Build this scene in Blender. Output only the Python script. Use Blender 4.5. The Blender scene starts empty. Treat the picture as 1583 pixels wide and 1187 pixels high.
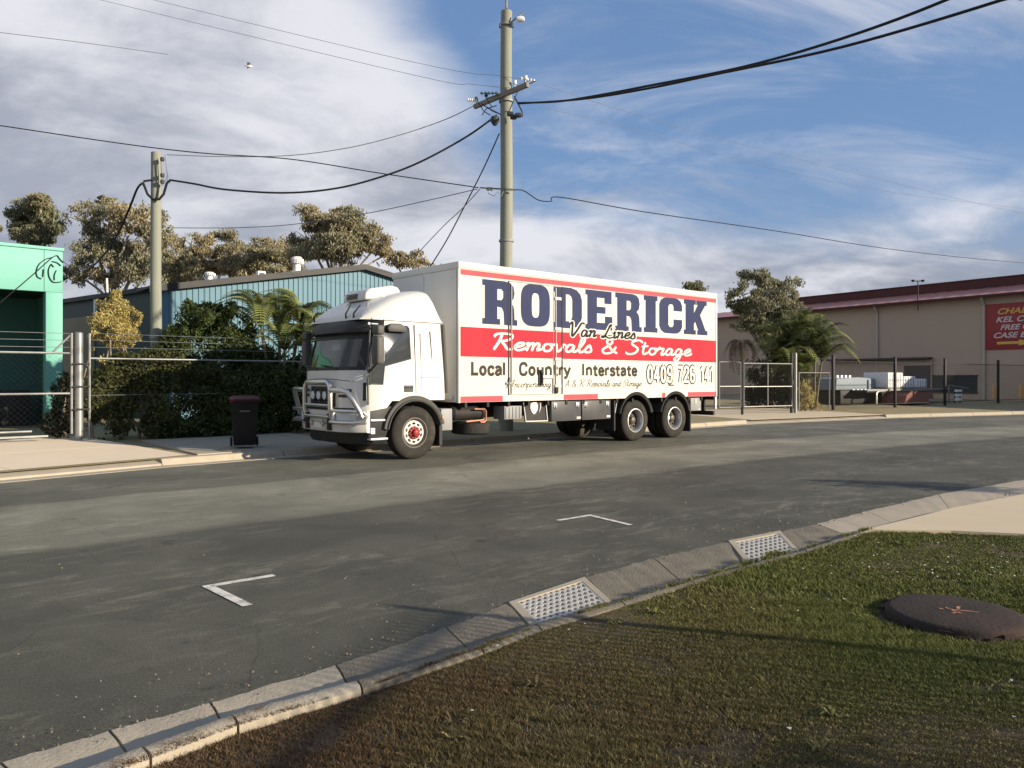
import bpy, bmesh, math, random
import numpy as np
from mathutils import Vector, Matrix, noise as mnoise
random.seed(7); RNG = np.random.default_rng(7)
R = math.radians
scene = bpy.context.scene
COL = scene.collection

# ------------------------------------------------------------------ camera
F = 1200.0; CX = 791.5; HY = 585.0; EYE = 1.6
cam_d = bpy.data.cameras.new("camera"); cam = bpy.data.objects.new("camera", cam_d)
COL.objects.link(cam); scene.camera = cam
cam.location = (0, 0, EYE); cam.rotation_euler = (R(90), 0, 0)
cam_d.sensor_width = 36; cam_d.lens = F / 1583 * 36
cam_d.shift_y = -(593.5 - HY) / 1583
cam_d.clip_start = 0.05; cam_d.clip_end = 3000

# ------------------------------------------------------------------ sky and sun
SUN_AZ = math.atan2(0.940, -0.342)     # measured from +Y towards +X
SUN_EL = R(17.0)
world = bpy.data.worlds.new("World"); scene.world = world; world.use_nodes = True
def build_world():
    nt = world.node_tree; nt.nodes.clear()
    N = nt.nodes.new; L = nt.links.new
    def M(op, a, b=None, c=None, clamp=False):
        n = N('ShaderNodeMath'); n.operation = op; n.use_clamp = clamp
        for i, v in enumerate((a, b, c)):
            if v is None: continue
            if isinstance(v, (int, float)): n.inputs[i].default_value = v
            else: L(v, n.inputs[i])
        return n.outputs[0]
    def SM(v, a, b, c=0.0, d=1.0):
        n = N('ShaderNodeMapRange'); n.interpolation_type = 'SMOOTHSTEP'
        L(v, n.inputs[0]); n.inputs[1].default_value = a; n.inputs[2].default_value = b
        n.inputs[3].default_value = c; n.inputs[4].default_value = d
        return n.outputs[0]
    def MIX(f, a, b):
        n = N('ShaderNodeMix'); n.data_type = 'RGBA'
        L(f, n.inputs[0]) if not isinstance(f, (int, float)) else setattr(n.inputs[0], 'default_value', f)
        for v, i in ((a, 6), (b, 7)):
            if isinstance(v, tuple): n.inputs[i].default_value = (*v, 1)
            else: L(v, n.inputs[i])
        return n.outputs[2]
    def NZ(vec, scale, detail, rough, dist=0.0):
        n = N('ShaderNodeTexNoise'); n.inputs['Scale'].default_value = scale
        n.inputs['Detail'].default_value = detail; n.inputs['Roughness'].default_value = rough
        n.inputs['Distortion'].default_value = dist; L(vec, n.inputs['Vector'])
        return n.outputs[0]
    sky = N('ShaderNodeTexSky'); sky.sky_type = 'NISHITA'; sky.sun_disc = False
    sky.sun_elevation = SUN_EL; sky.sun_rotation = SUN_AZ
    sky.air_density = 1.0; sky.dust_density = 0.15; sky.ozone_density = 2.0
    tc = N('ShaderNodeTexCoord'); sp = N('ShaderNodeSeparateXYZ'); L(tc.outputs['Generated'], sp.inputs[0])
    x, y, z = sp.outputs
    zp = M('ADD', M('MAXIMUM', z, 0.0), 0.30)
    px = M('DIVIDE', x, zp); py = M('DIVIDE', y, zp)
    cb = N('ShaderNodeCombineXYZ'); L(px, cb.inputs[0]); L(py, cb.inputs[1]); cb.inputs[2].default_value = 3.7
    mp = N('ShaderNodeMapping'); mp.vector_type = 'POINT'; L(cb.outputs[0], mp.inputs[0])
    mp.inputs['Rotation'].default_value = (0, 0, R(-35)); mp.inputs['Scale'].default_value = (0.75, 1.0, 1)
    n1 = NZ(mp.outputs[0], 1.3, 8, 0.55, 0.25)
    n2 = NZ(mp.outputs[0], 2.6, 9, 0.60, 0.35)
    mp2 = N('ShaderNodeMapping'); L(cb.outputs[0], mp2.inputs[0])
    mp2.inputs['Location'].default_value = (4.1, 2.3, 0)
    mp2.inputs['Rotation'].default_value = (0, 0, R(28)); mp2.inputs['Scale'].default_value = (0.55, 1.25, 1)
    n3 = NZ(mp2.outputs[0], 1.9, 9, 0.62, 0.7)
    zb = M('MAXIMUM', M('SUBTRACT', 0.26, M('MULTIPLY', x, 0.98)), M('ADD', 0.22, M('MULTIPLY', x, 0.03)))
    bias = M('MINIMUM', M('MAXIMUM', M('MULTIPLY', M('SUBTRACT', zb, z), 2.1), -0.22), 0.30)
    dens = SM(M('ADD', M('ADD', M('MULTIPLY', n1, 0.72), M('MULTIPLY', n2, 0.28)), bias), 0.42, 0.70)
    cirr = M('MULTIPLY', SM(n3, 0.44, 0.72), 0.75)
    cov = M('MAXIMUM', dens, cirr)
    shade = M('ADD', M('MULTIPLY', n2, 0.55), M('MULTIPLY', n1, 0.45))
    lit = SM(M('SUBTRACT', shade, M('MULTIPLY', bias, 0.14)), 0.36, 0.56)
    low = SM(z, 0.02, 0.24)
    grey = MIX(low, (3.8, 4.25, 5.3), (5.4, 5.75, 6.8))
    cloud = MIX(lit, grey, (11.2, 11.2, 11.9))
    # a little extra depth in the clear blue
    hsv = N('ShaderNodeHueSaturation'); hsv.inputs['Saturation'].default_value = 1.0
    hsv.inputs['Value'].default_value = 1.3; L(sky.outputs[0], hsv.inputs['Color'])
    clear = MIX(0.45, hsv.outputs[0], (3.2, 5.7, 11.0))
    col = MIX(M('MULTIPLY', cov, 0.95), clear, cloud)
    bg = N('ShaderNodeBackground'); bg.inputs['Strength'].default_value = 0.046; L(col, bg.inputs['Color'])
    out = N('ShaderNodeOutputWorld'); L(bg.outputs[0], out.inputs[0])
build_world()

sun_d = bpy.data.lights.new("sun", 'SUN'); sun_d.energy = 5.0; sun_d.angle = R(0.5); sun_d.color = (1.0, 0.87, 0.68)
sun = bpy.data.objects.new("sun", sun_d); COL.objects.link(sun); sun.location = (40, -10, 40)
sdir = Vector((math.sin(SUN_AZ) * math.cos(SUN_EL), math.cos(SUN_AZ) * math.cos(SUN_EL), math.sin(SUN_EL)))
sun.rotation_euler = sdir.to_track_quat('Z', 'Y').to_euler()

vs = scene.view_settings
vs.view_transform = 'Standard'; vs.look = 'None'; vs.exposure = 0.68; vs.gamma = 1.0; vs.use_curve_mapping = False

# ------------------------------------------------------------------ helpers
def G(px, py, z=0.0):
    Y = (EYE - z) * F / (py - HY)
    return Vector(((px - CX) / F * Y, Y, z))
def P(px, py, Y):
    return Vector(((px - CX) / F * Y, Y, EYE + (HY - py) / F * Y))
DIR = Vector((0.75, 0.6614, 0)); NRM = Vector((-0.6614, 0.75, 0))   # along the road / away across it

class MB:
    """collects shapes into one mesh"""
    def __init__(s): s.v = []; s.f = []
    def add(s, vs_, fs_):
        o = len(s.v); s.v.extend([tuple(v) for v in vs_]); s.f.extend([tuple(i + o for i in f) for f in fs_]); return s
    def box(s, x0, x1, y0, y1, z0, z1):
        return s.add([(x0,y0,z0),(x1,y0,z0),(x1,y1,z0),(x0,y1,z0),(x0,y0,z1),(x1,y0,z1),(x1,y1,z1),(x0,y1,z1)],
                     [(0,3,2,1),(4,5,6,7),(0,1,5,4),(1,2,6,5),(2,3,7,6),(3,0,4,7)])
    def prism(s, poly, y0, y1, axis='y'):
        """polygon in the x-z plane pushed along y (or x-y plane along z)"""
        n = len(poly)
        if axis == 'y': A = [(p[0], y0, p[1]) for p in poly] + [(p[0], y1, p[1]) for p in poly]
        elif axis == 'z': A = [(p[0], p[1], y0) for p in poly] + [(p[0], p[1], y1) for p in poly]
        else: A = [(y0, p[0], p[1]) for p in poly] + [(y1, p[0], p[1]) for p in poly]
        return s.add(A, [tuple(range(n)), tuple(range(2*n-1, n-1, -1))] + [(i, (i+1) % n + 0, (i+1) % n + n, i + n) for i in range(n)])
    def tube(s, path, r, seg=8, cap=True):
        path = [Vector(p) for p in path]; n = len(path)
        rs = r if isinstance(r, (list, tuple)) else [r] * n
        V = []; up = None
        for i, p in enumerate(path):
            t = (path[min(i+1, n-1)] - path[max(i-1, 0)])
            t = t.normalized() if t.length > 1e-9 else Vector((0,0,1))
            if up is None:
                up = Vector((0,0,1)) if abs(t.z) < 0.9 else Vector((1,0,0))
            a = t.cross(up)
            if a.length < 1e-6: a = t.orthogonal()
            a.normalize(); b = a.cross(t).normalized(); up = b
            for k in range(seg):
                q = 2*math.pi*k/seg
                V.append(p + a*math.cos(q)*rs[i] + b*math.sin(q)*rs[i])
        Fc = [(i*seg+k, i*seg+(k+1) % seg, (i+1)*seg+(k+1) % seg, (i+1)*seg+k) for i in range(n-1) for k in range(seg)]
        if cap: Fc += [tuple(range(seg-1, -1, -1)), tuple(range((n-1)*seg, n*seg))]
        return s.add(V, Fc)
    def lathe(s, prof, c, axis='y', seg=32, closed=True):
        """prof: (radius, offset along axis)"""
        V = []
        for k in range(seg):
            q = 2*math.pi*k/seg; cs, sn = math.cos(q), math.sin(q)
            for r, a in prof:
                if axis == 'y': V.append((c[0]+r*cs, c[1]+a, c[2]+r*sn))
                elif axis == 'x': V.append((c[0]+a, c[1]+r*cs, c[2]+r*sn))
                else: V.append((c[0]+r*cs, c[1]+r*sn, c[2]+a))
        m = len(prof)
        return s.add(V, [(k*m+i, k*m+i+1, ((k+1) % seg)*m+i+1, ((k+1) % seg)*m+i) for k in range(seg) for i in range(m-1)])
    def grid(s, rows, closed=False):
        n = len(rows); m = len(rows[0]); V = [p for r in rows for p in r]
        return s.add(V, [(i*m+j, i*m+(j+1) % m, (i+1)*m+(j+1) % m, (i+1)*m+j) for i in range(n-1) for j in range(m if closed else m-1)])

def setp(o, **k):
    for a, b in k.items(): o[a] = b
    return o
def finish(name, me, mat, parent=None, smooth=35, bevel=0.0, segs=2):
    bm = bmesh.new(); bm.from_mesh(me)
    bmesh.ops.remove_doubles(bm, verts=bm.verts, dist=1e-5)
    bmesh.ops.recalc_face_normals(bm, faces=bm.faces)
    if bevel:
        ed = [e for e in bm.edges if len(e.link_faces) == 2 and e.calc_face_angle(0) > R(28)]
        bmesh.ops.bevel(bm, geom=ed, offset=bevel, segments=segs, profile=0.5, affect='EDGES', clamp_overlap=True)
    bm.to_mesh(me); bm.free()
    if smooth:
        me.shade_smooth(); me.set_sharp_from_angle(angle=R(smooth))
    o = bpy.data.objects.new(name, me)
    if mat: me.materials.append(mat)
    COL.objects.link(o)
    if parent: o.parent = parent
    return o
def build(name, mb, mat, parent=None, smooth=35, bevel=0.0, segs=2):
    me = bpy.data.meshes.new(name); me.from_pydata(mb.v, [], mb.f); me.update()
    return finish(name, me, mat, parent, smooth, bevel, segs)
def npmesh(name, V, Fq, mat, parent=None):
    """fast mesh from arrays: V (n,3), Fq (m,k)"""
    me = bpy.data.meshes.new(name); k = Fq.shape[1]
    me.vertices.add(len(V)); me.vertices.foreach_set('co', np.ascontiguousarray(V, dtype=np.float32).ravel())
    me.loops.add(Fq.size); me.loops.foreach_set('vertex_index', np.ascontiguousarray(Fq, dtype=np.int32).ravel())
    me.polygons.add(len(Fq)); me.polygons.foreach_set('loop_start', np.arange(0, Fq.size, k, dtype=np.int32))
    me.update(calc_edges=True); me.validate()
    o = bpy.data.objects.new(name, me); me.materials.append(mat); COL.objects.link(o)
    if parent: o.parent = parent
    return o
def thing(name, label, cat, loc=(0,0,0), rz=0.0, group=None):
    o = bpy.data.objects.new(name, None); COL.objects.link(o); o.empty_display_size = 0.2
    o.location = loc; o.rotation_euler = (0, 0, rz); o['label'] = label; o['category'] = cat
    if group: o['group'] = group
    return o
def tag(o, label, cat, group=None):
    o['label'] = label; o['category'] = cat
    if group: o['group'] = group
    return o
def copy_part(o, parent, loc=None, rot=None, scale=None):
    c = o.copy(); COL.objects.link(c); c.parent = parent
    if loc is not None: c.location = loc
    if rot is not None: c.rotation_euler = rot
    if scale is not None: c.scale = scale
    for ch in list(o.children):
        d = ch.copy(); COL.objects.link(d); d.parent = c
    return c
def copy_thing(o, loc, rz, label, group=None):
    c = o.copy(); COL.objects.link(c); c.location = loc; c.rotation_euler = (0, 0, rz); c['label'] = label
    if group: c['group'] = group
    for ch in list(o.children): copy_part(ch, c)
    return c

# ------------------------------------------------------------------ materials
def material(name, color, rough=0.6, metal=0.0, var=0.12, scale=6.0, bump=0.0, bscale=60.0, dirt=0.0, dirtcol=(0.12,0.10,0.07),
             coat=0.0, spec=0.22, streak=None, island=0.0, trans=0.0):
    m = bpy.data.materials.new(name); m.use_nodes = True
    nt = m.node_tree; N = nt.nodes.new; L = nt.links.new
    b = nt.nodes['Principled BSDF']
    b.inputs['Roughness'].default_value = rough; b.inputs['Metallic'].default_value = metal
    b.inputs['Specular IOR Level'].default_value = spec
    if coat: b.inputs['Coat Weight'].default_value = coat; b.inputs['Coat Roughness'].default_value = 0.08
    tc = N('ShaderNodeTexCoord'); vec = tc.outputs['Object']
    if streak:
        mp = N('ShaderNodeMapping'); mp.inputs['Scale'].default_value = streak; L(vec, mp.inputs[0]); vec = mp.outputs[0]
    n = N('ShaderNodeTexNoise'); n.inputs['Scale'].default_value = scale; n.inputs['Detail'].default_value = 6
    n.inputs['Roughness'].default_value = 0.6; L(vec, n.inputs['Vector'])
    mx = N('ShaderNodeMix'); mx.data_type = 'RGBA'
    mx.inputs[6].default_value = (*[max(0, c*(1-var*1.5)) for c in color], 1)
    mx.inputs[7].default_value = (*[min(1, c*(1+var*1.5)) for c in color], 1)
    L(n.outputs[0], mx.inputs[0]); c = mx.outputs[2]
    if island:
        g = N('ShaderNodeNewGeometry'); hs = N('ShaderNodeHueSaturation')
        mr = N('ShaderNodeMapRange'); mr.inputs[3].default_value = 1-island; mr.inputs[4].default_value = 1+island
        L(g.outputs['Random Per Island'], mr.inputs[0]); L(mr.outputs[0], hs.inputs['Value']); L(c, hs.inputs['Color']); c = hs.outputs[0]
    if dirt:
        n2 = N('ShaderNodeTexNoise'); n2.inputs['Scale'].default_value = scale*0.37; n2.inputs['Detail'].default_value = 9
        n2.inputs['Roughness'].default_value = 0.7; L(vec, n2.inputs['Vector'])
        r = N('ShaderNodeMapRange'); r.inputs[1].default_value = 0.48; r.inputs[2].default_value = 0.75; r.inputs[4].default_value = dirt
        L(n2.outputs[0], r.inputs[0])
        md = N('ShaderNodeMix'); md.data_type = 'RGBA'; L(r.outputs[0], md.inputs[0]); L(c, md.inputs[6]); md.inputs[7].default_value = (*dirtcol, 1)
        c = md.outputs[2]
    L(c, b.inputs['Base Color'])
    if bump:
        n3 = N('ShaderNodeTexNoise'); n3.inputs['Scale'].default_value = bscale; n3.inputs['Detail'].default_value = 5
        L(tc.outputs['Object'], n3.inputs['Vector'])
        bp = N('ShaderNodeBump'); bp.inputs['Strength'].default_value = bump; bp.inputs['Distance'].default_value = 0.01
        L(n3.outputs[0], bp.inputs['Height']); L(bp.outputs[0], b.inputs['Normal'])
    if trans:
        tr = N('ShaderNodeBsdfTranslucent'); L(c, tr.inputs['Color'])
        ms = N('ShaderNodeMixShader'); ms.inputs[0].default_value = trans
        L(b.outputs[0], ms.inputs[1]); L(tr.outputs[0], ms.inputs[2]); L(ms.outputs[0], nt.nodes['Material Output'].inputs[0])
    return m
def glass_material(name, tint, opacity):
    m = bpy.data.materials.new(name); m.use_nodes = True
    nt = m.node_tree; N = nt.nodes.new; L = nt.links.new; nt.nodes.remove(nt.nodes['Principled BSDF'])
    t = N('ShaderNodeBsdfTransparent'); t.inputs[0].default_value = (*tint, 1)
    g = N('ShaderNodeBsdfGlossy'); g.inputs['Roughness'].default_value = 0.02; g.inputs['Color'].default_value = (0.9,0.95,0.95,1)
    fr = N('ShaderNodeFresnel'); fr.inputs[0].default_value = 1.5
    tc = N('ShaderNodeTexCoord'); n = N('ShaderNodeTexNoise'); n.inputs['Scale'].default_value = 3; L(tc.outputs['Object'], n.inputs['Vector'])
    ad = N('ShaderNodeMath'); ad.operation = 'MULTIPLY_ADD'; ad.inputs[1].default_value = 0.04; L(n.outputs[0], ad.inputs[0]); L(fr.outputs[0], ad.inputs[2])
    ms = N('ShaderNodeMixShader'); L(ad.outputs[0], ms.inputs[0]); L(t.outputs[0], ms.inputs[1]); L(g.outputs[0], ms.inputs[2])
    L(ms.outputs[0], nt.nodes['Material Output'].inputs[0])
    return m

M = {}
M['white_paint'] = material('white_paint', (0.60,0.585,0.545), 0.35, var=0.03, dirt=0.10, dirtcol=(0.5,0.44,0.33), coat=0.3, scale=3)
M['box_white'] = material('box_white', (0.60,0.57,0.50), 0.65, spec=0.12, var=0.03, dirt=0.22, dirtcol=(0.60,0.52,0.38), scale=2.2, streak=(1,1,0.35), bump=0.05, bscale=4)
M['box_front'] = material('box_front', (0.62,0.62,0.60), 0.5, var=0.06, dirt=0.25, dirtcol=(0.38,0.36,0.32), scale=2, streak=(1,1,0.3))
M['red_print'] = material('red_print', (0.42,0.024,0.040), 0.65, spec=0.12, var=0.08, dirt=0.15, dirtcol=(0.50,0.10,0.10), scale=2.5, streak=(1,1,0.4))
M['pink_print'] = material('pink_print', (0.47,0.085,0.10), 0.65, spec=0.12, var=0.10, scale=3)
M['navy_print'] = material('navy_print', (0.030,0.038,0.090), 0.65, spec=0.12, var=0.14, dirt=0.35, dirtcol=(0.06,0.07,0.12), scale=2.2)
M['white_print'] = material('white_print', (0.64,0.62,0.56), 0.65, spec=0.12, var=0.03)
M['black_print'] = material('black_print', (0.020,0.020,0.020), 0.65, spec=0.12, var=0.25, scale=9)
M['brown_print'] = material('brown_print', (0.045,0.040,0.034), 0.65, spec=0.12, var=0.3, scale=12)
M['black_plastic'] = material('black_plastic', (0.028,0.028,0.028), 0.5, var=0.2, dirt=0.3, dirtcol=(0.09,0.08,0.065))
M['grey_plastic'] = material('grey_plastic', (0.085,0.083,0.078), 0.55, var=0.15, dirt=0.3, dirtcol=(0.15,0.13,0.11))
M['tyre'] = material('tyre', (0.026,0.024,0.021), 0.8, var=0.2, dirt=0.6, dirtcol=(0.10,0.088,0.07), scale=8, bump=0.2)
M['chassis'] = material('chassis', (0.022,0.020,0.019), 0.65, var=0.3, dirt=0.4, dirtcol=(0.06,0.045,0.035))
M['alloy'] = material('alloy', (0.55,0.545,0.53), 0.28, metal=0.9, var=0.06)
M['alloy_dull'] = material('alloy_dull', (0.50,0.50,0.49), 0.42, metal=0.75, var=0.1, dirt=0.2)
M['grey_paint'] = material('grey_paint', (0.27,0.27,0.27), 0.5, var=0.08, dirt=0.3)
M['toolbox'] = material('toolbox', (0.065,0.065,0.068), 0.45, var=0.15, dirt=0.4, dirtcol=(0.13,0.12,0.10))
M['rim_white'] = material('rim_white', (0.72,0.69,0.62), 0.45, var=0.05, dirt=0.3, dirtcol=(0.4,0.33,0.25), scale=20)
M['hub_red'] = material('hub_red', (0.28,0.035,0.035), 0.45, var=0.15, dirt=0.3, scale=14)
M['rim_dark'] = material('rim_dark', (0.10,0.095,0.085), 0.5, metal=0.4, var=0.2, dirt=0.4)
M['orange_red'] = material('orange_red', (0.50,0.10,0.05), 0.5, var=0.15)
M['lens'] = material('lens', (0.55,0.58,0.60), 0.1, var=0.05, coat=0.6)
M['amber'] = material('amber', (0.75,0.28,0.03), 0.25, var=0.05)
M['windscreen'] = glass_material('windscreen', (0.62,0.70,0.66), 0.4)
M['dark_glass'] = material('dark_glass', (0.035,0.04,0.045), 0.08, var=0.1, coat=0.5, spec=0.6)
M['seat_cloth'] = material('seat_cloth', (0.16,0.17,0.16), 0.9, var=0.2)
M['curtain'] = material('curtain', (0.42,0.40,0.30), 0.9, var=0.15)
M['pole_wood'] = material('pole_wood', (0.235,0.245,0.20), 0.85, var=0.16, scale=3, streak=(6,6,0.35), bump=0.35, bscale=30, dirt=0.4, dirtcol=(0.26,0.24,0.17))
M['arm_wood'] = material('arm_wood', (0.22,0.20,0.17), 0.85, var=0.2, scale=6, bump=0.2)
M['cable_black'] = material('cable_black', (0.018,0.019,0.022), 0.5, var=0.1)
M['cable_grey'] = material('cable_grey', (0.16,0.17,0.19), 0.5, var=0.1)
M['galv'] = material('galv', (0.30,0.30,0.29), 0.45, metal=0.6, var=0.15, dirt=0.25)
M['porcelain'] = material('porcelain', (0.72,0.72,0.70), 0.25, var=0.05)
M['fuse_dark'] = material('fuse_dark', (0.045,0.055,0.055), 0.4, var=0.1)
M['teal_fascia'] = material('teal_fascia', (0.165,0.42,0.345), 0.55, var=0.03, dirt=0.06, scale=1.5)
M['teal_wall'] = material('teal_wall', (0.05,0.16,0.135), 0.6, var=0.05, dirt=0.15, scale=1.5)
M['blue_sheet'] = material('blue_sheet', (0.095,0.195,0.255), 0.5, var=0.06, dirt=0.14, dirtcol=(0.20,0.27,0.28), scale=1.2, streak=(2,2,0.3))
M['grey_wall'] = material('grey_wall', (0.075,0.088,0.095), 0.6, var=0.06, dirt=0.15)
M['roof_grey'] = material('roof_grey', (0.024,0.024,0.026), 0.5, var=0.08, dirt=0.2)
M['tan_panel'] = material('tan_panel', (0.26,0.22,0.17), 0.7, var=0.06)
M['vent_white'] = material('vent_white', (0.70,0.70,0.68), 0.35, var=0.05)
M['beige_wall'] = material('beige_wall', (0.44,0.35,0.275), 0.75, var=0.035, dirt=0.12, dirtcol=(0.33,0.27,0.22), scale=0.6, streak=(1,1,0.4))
M['tan_light'] = material('tan_light', (0.46,0.42,0.36), 0.6, var=0.05)
M['roof_red'] = material('roof_red', (0.42,0.19,0.155), 0.45, var=0.10, dirt=0.3, dirtcol=(0.45,0.30,0.28), scale=0.5)
M['roof_maroon'] = material('roof_maroon', (0.085,0.030,0.030), 0.6, var=0.08, scale=0.5)
M['door_dark'] = material('door_dark', (0.075,0.072,0.068), 0.6, var=0.1)
M['sign_red'] = material('sign_red', (0.30,0.05,0.055), 0.5, var=0.05)
M['sign_yellow'] = material('sign_yellow', (0.66,0.46,0.10), 0.5, var=0.08)
M['sign_white'] = material('sign_white', (0.62,0.58,0.58), 0.5, var=0.08)
M['brick_red'] = material('brick_red', (0.20,0.075,0.06), 0.7, var=0.15, dirt=0.3)
M['wrap_white'] = material('wrap_white', (0.80,0.80,0.80), 0.3, var=0.05)
M['tarp'] = material('tarp', (0.22,0.26,0.29), 0.6, var=0.1)
M['dark_steel'] = material('dark_steel', (0.035,0.033,0.032), 0.6, var=0.2)
M['bollard_orange'] = material('bollard_orange', (0.62,0.36,0.12), 0.5, var=0.1)
M['bin_green'] = material('bin_green', (0.012,0.011,0.012), 0.5, var=0.15)
M['bin_red'] = material('bin_red', (0.075,0.008,0.007), 0.5, var=0.1)
M['concrete'] = material('concrete', (0.37,0.32,0.245), 0.9, var=0.13, scale=3, bump=0.5, bscale=55, dirt=0.35, dirtcol=(0.26,0.22,0.165))
M['concrete_old'] = material('concrete_old', (0.190,0.165,0.125), 0.95, var=0.22, scale=4, bump=0.9, bscale=60, dirt=0.5, dirtcol=(0.13,0.11,0.085))
M['concrete_drive'] = material('concrete_drive', (0.56,0.46,0.32), 0.9, var=0.06, scale=0.8, bump=0.12, bscale=40, dirt=0.15, dirtcol=(0.38,0.31,0.23))
M['drive_pale'] = material('drive_pale', (0.70,0.575,0.42), 0.9, var=0.05, scale=0.8, bump=0.1, bscale=40, dirt=0.12, dirtcol=(0.5,0.41,0.31))
M['pit_concrete'] = material('pit_concrete', (0.034,0.027,0.023), 0.95, var=0.3, scale=5, bump=0.6, bscale=40, dirt=0.4, dirtcol=(0.10,0.045,0.035))
M['grate_steel'] = material('grate_steel', (0.47,0.455,0.415), 0.55, metal=0.1, var=0.2, dirt=0.5, dirtcol=(0.24,0.17,0.11), scale=14)
M['pit_dark'] = material('pit_dark', (0.02,0.018,0.015), 0.95)
M['road_paint'] = material('road_paint', (0.66,0.63,0.56), 0.7, var=0.15, scale=30, dirt=1.0, dirtcol=(0.085,0.08,0.066))
M['spray_orange'] = material('spray_orange', (0.42,0.21,0.13), 0.7, var=0.3, scale=40)
M['soil'] = material('soil', (0.085,0.062,0.038), 0.95, var=0.25, scale=5, bump=0.8, bscale=50)
M['verge'] = material('verge', (0.27,0.22,0.12), 0.95, var=0.25, scale=1.5, bump=0.6, bscale=20, dirt=0.4, dirtcol=(0.10,0.11,0.05))
M['bark'] = material('bark', (0.24,0.20,0.15), 0.9, var=0.25, scale=4, bump=0.5)
M['bark_pale'] = material('bark_pale', (0.42,0.36,0.28), 0.85, var=0.2, scale=3, bump=0.3)
M['palm_stem'] = material('palm_stem', (0.20,0.17,0.10), 0.85, var=0.25, scale=10, bump=0.3)
def leafmat(n, c, v=0.35, isl=0.40, tr=0.35): return material(n, c, 0.6, var=v, scale=0.8, island=isl, trans=tr, spec=0.3)
M['leaf_gum_olive'] = leafmat('leaf_gum_olive', (0.30,0.275,0.165))
M['leaf_gum_brown'] = leafmat('leaf_gum_brown', (0.36,0.305,0.185))
M['leaf_gum_dark'] = leafmat('leaf_gum_dark', (0.21,0.21,0.12))
M['leaf_gum_grey'] = leafmat('leaf_gum_grey', (0.25,0.24,0.15))
M['leaf_hedge'] = leafmat('leaf_hedge', (0.075,0.100,0.030))
M['leaf_climber'] = leafmat('leaf_climber', (0.095,0.105,0.034))
M['leaf_gold'] = leafmat('leaf_gold', (0.47,0.39,0.15), 0.25, 0.35, 0.35)
M['leaf_dark'] = leafmat('leaf_dark', (0.035,0.040,0.020))
M['frond'] = leafmat('frond', (0.21,0.235,0.075), 0.25, 0.35, 0.3)
M['frond_dark'] = leafmat('frond_dark', (0.075,0.09,0.032), 0.25, 0.35, 0.25)
M['frond_dead'] = leafmat('frond_dead', (0.13,0.085,0.05), 0.25, 0.3, 0.2)
M['flower'] = material('flower', (0.75,0.73,0.62), 0.7, var=0.1)

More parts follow.
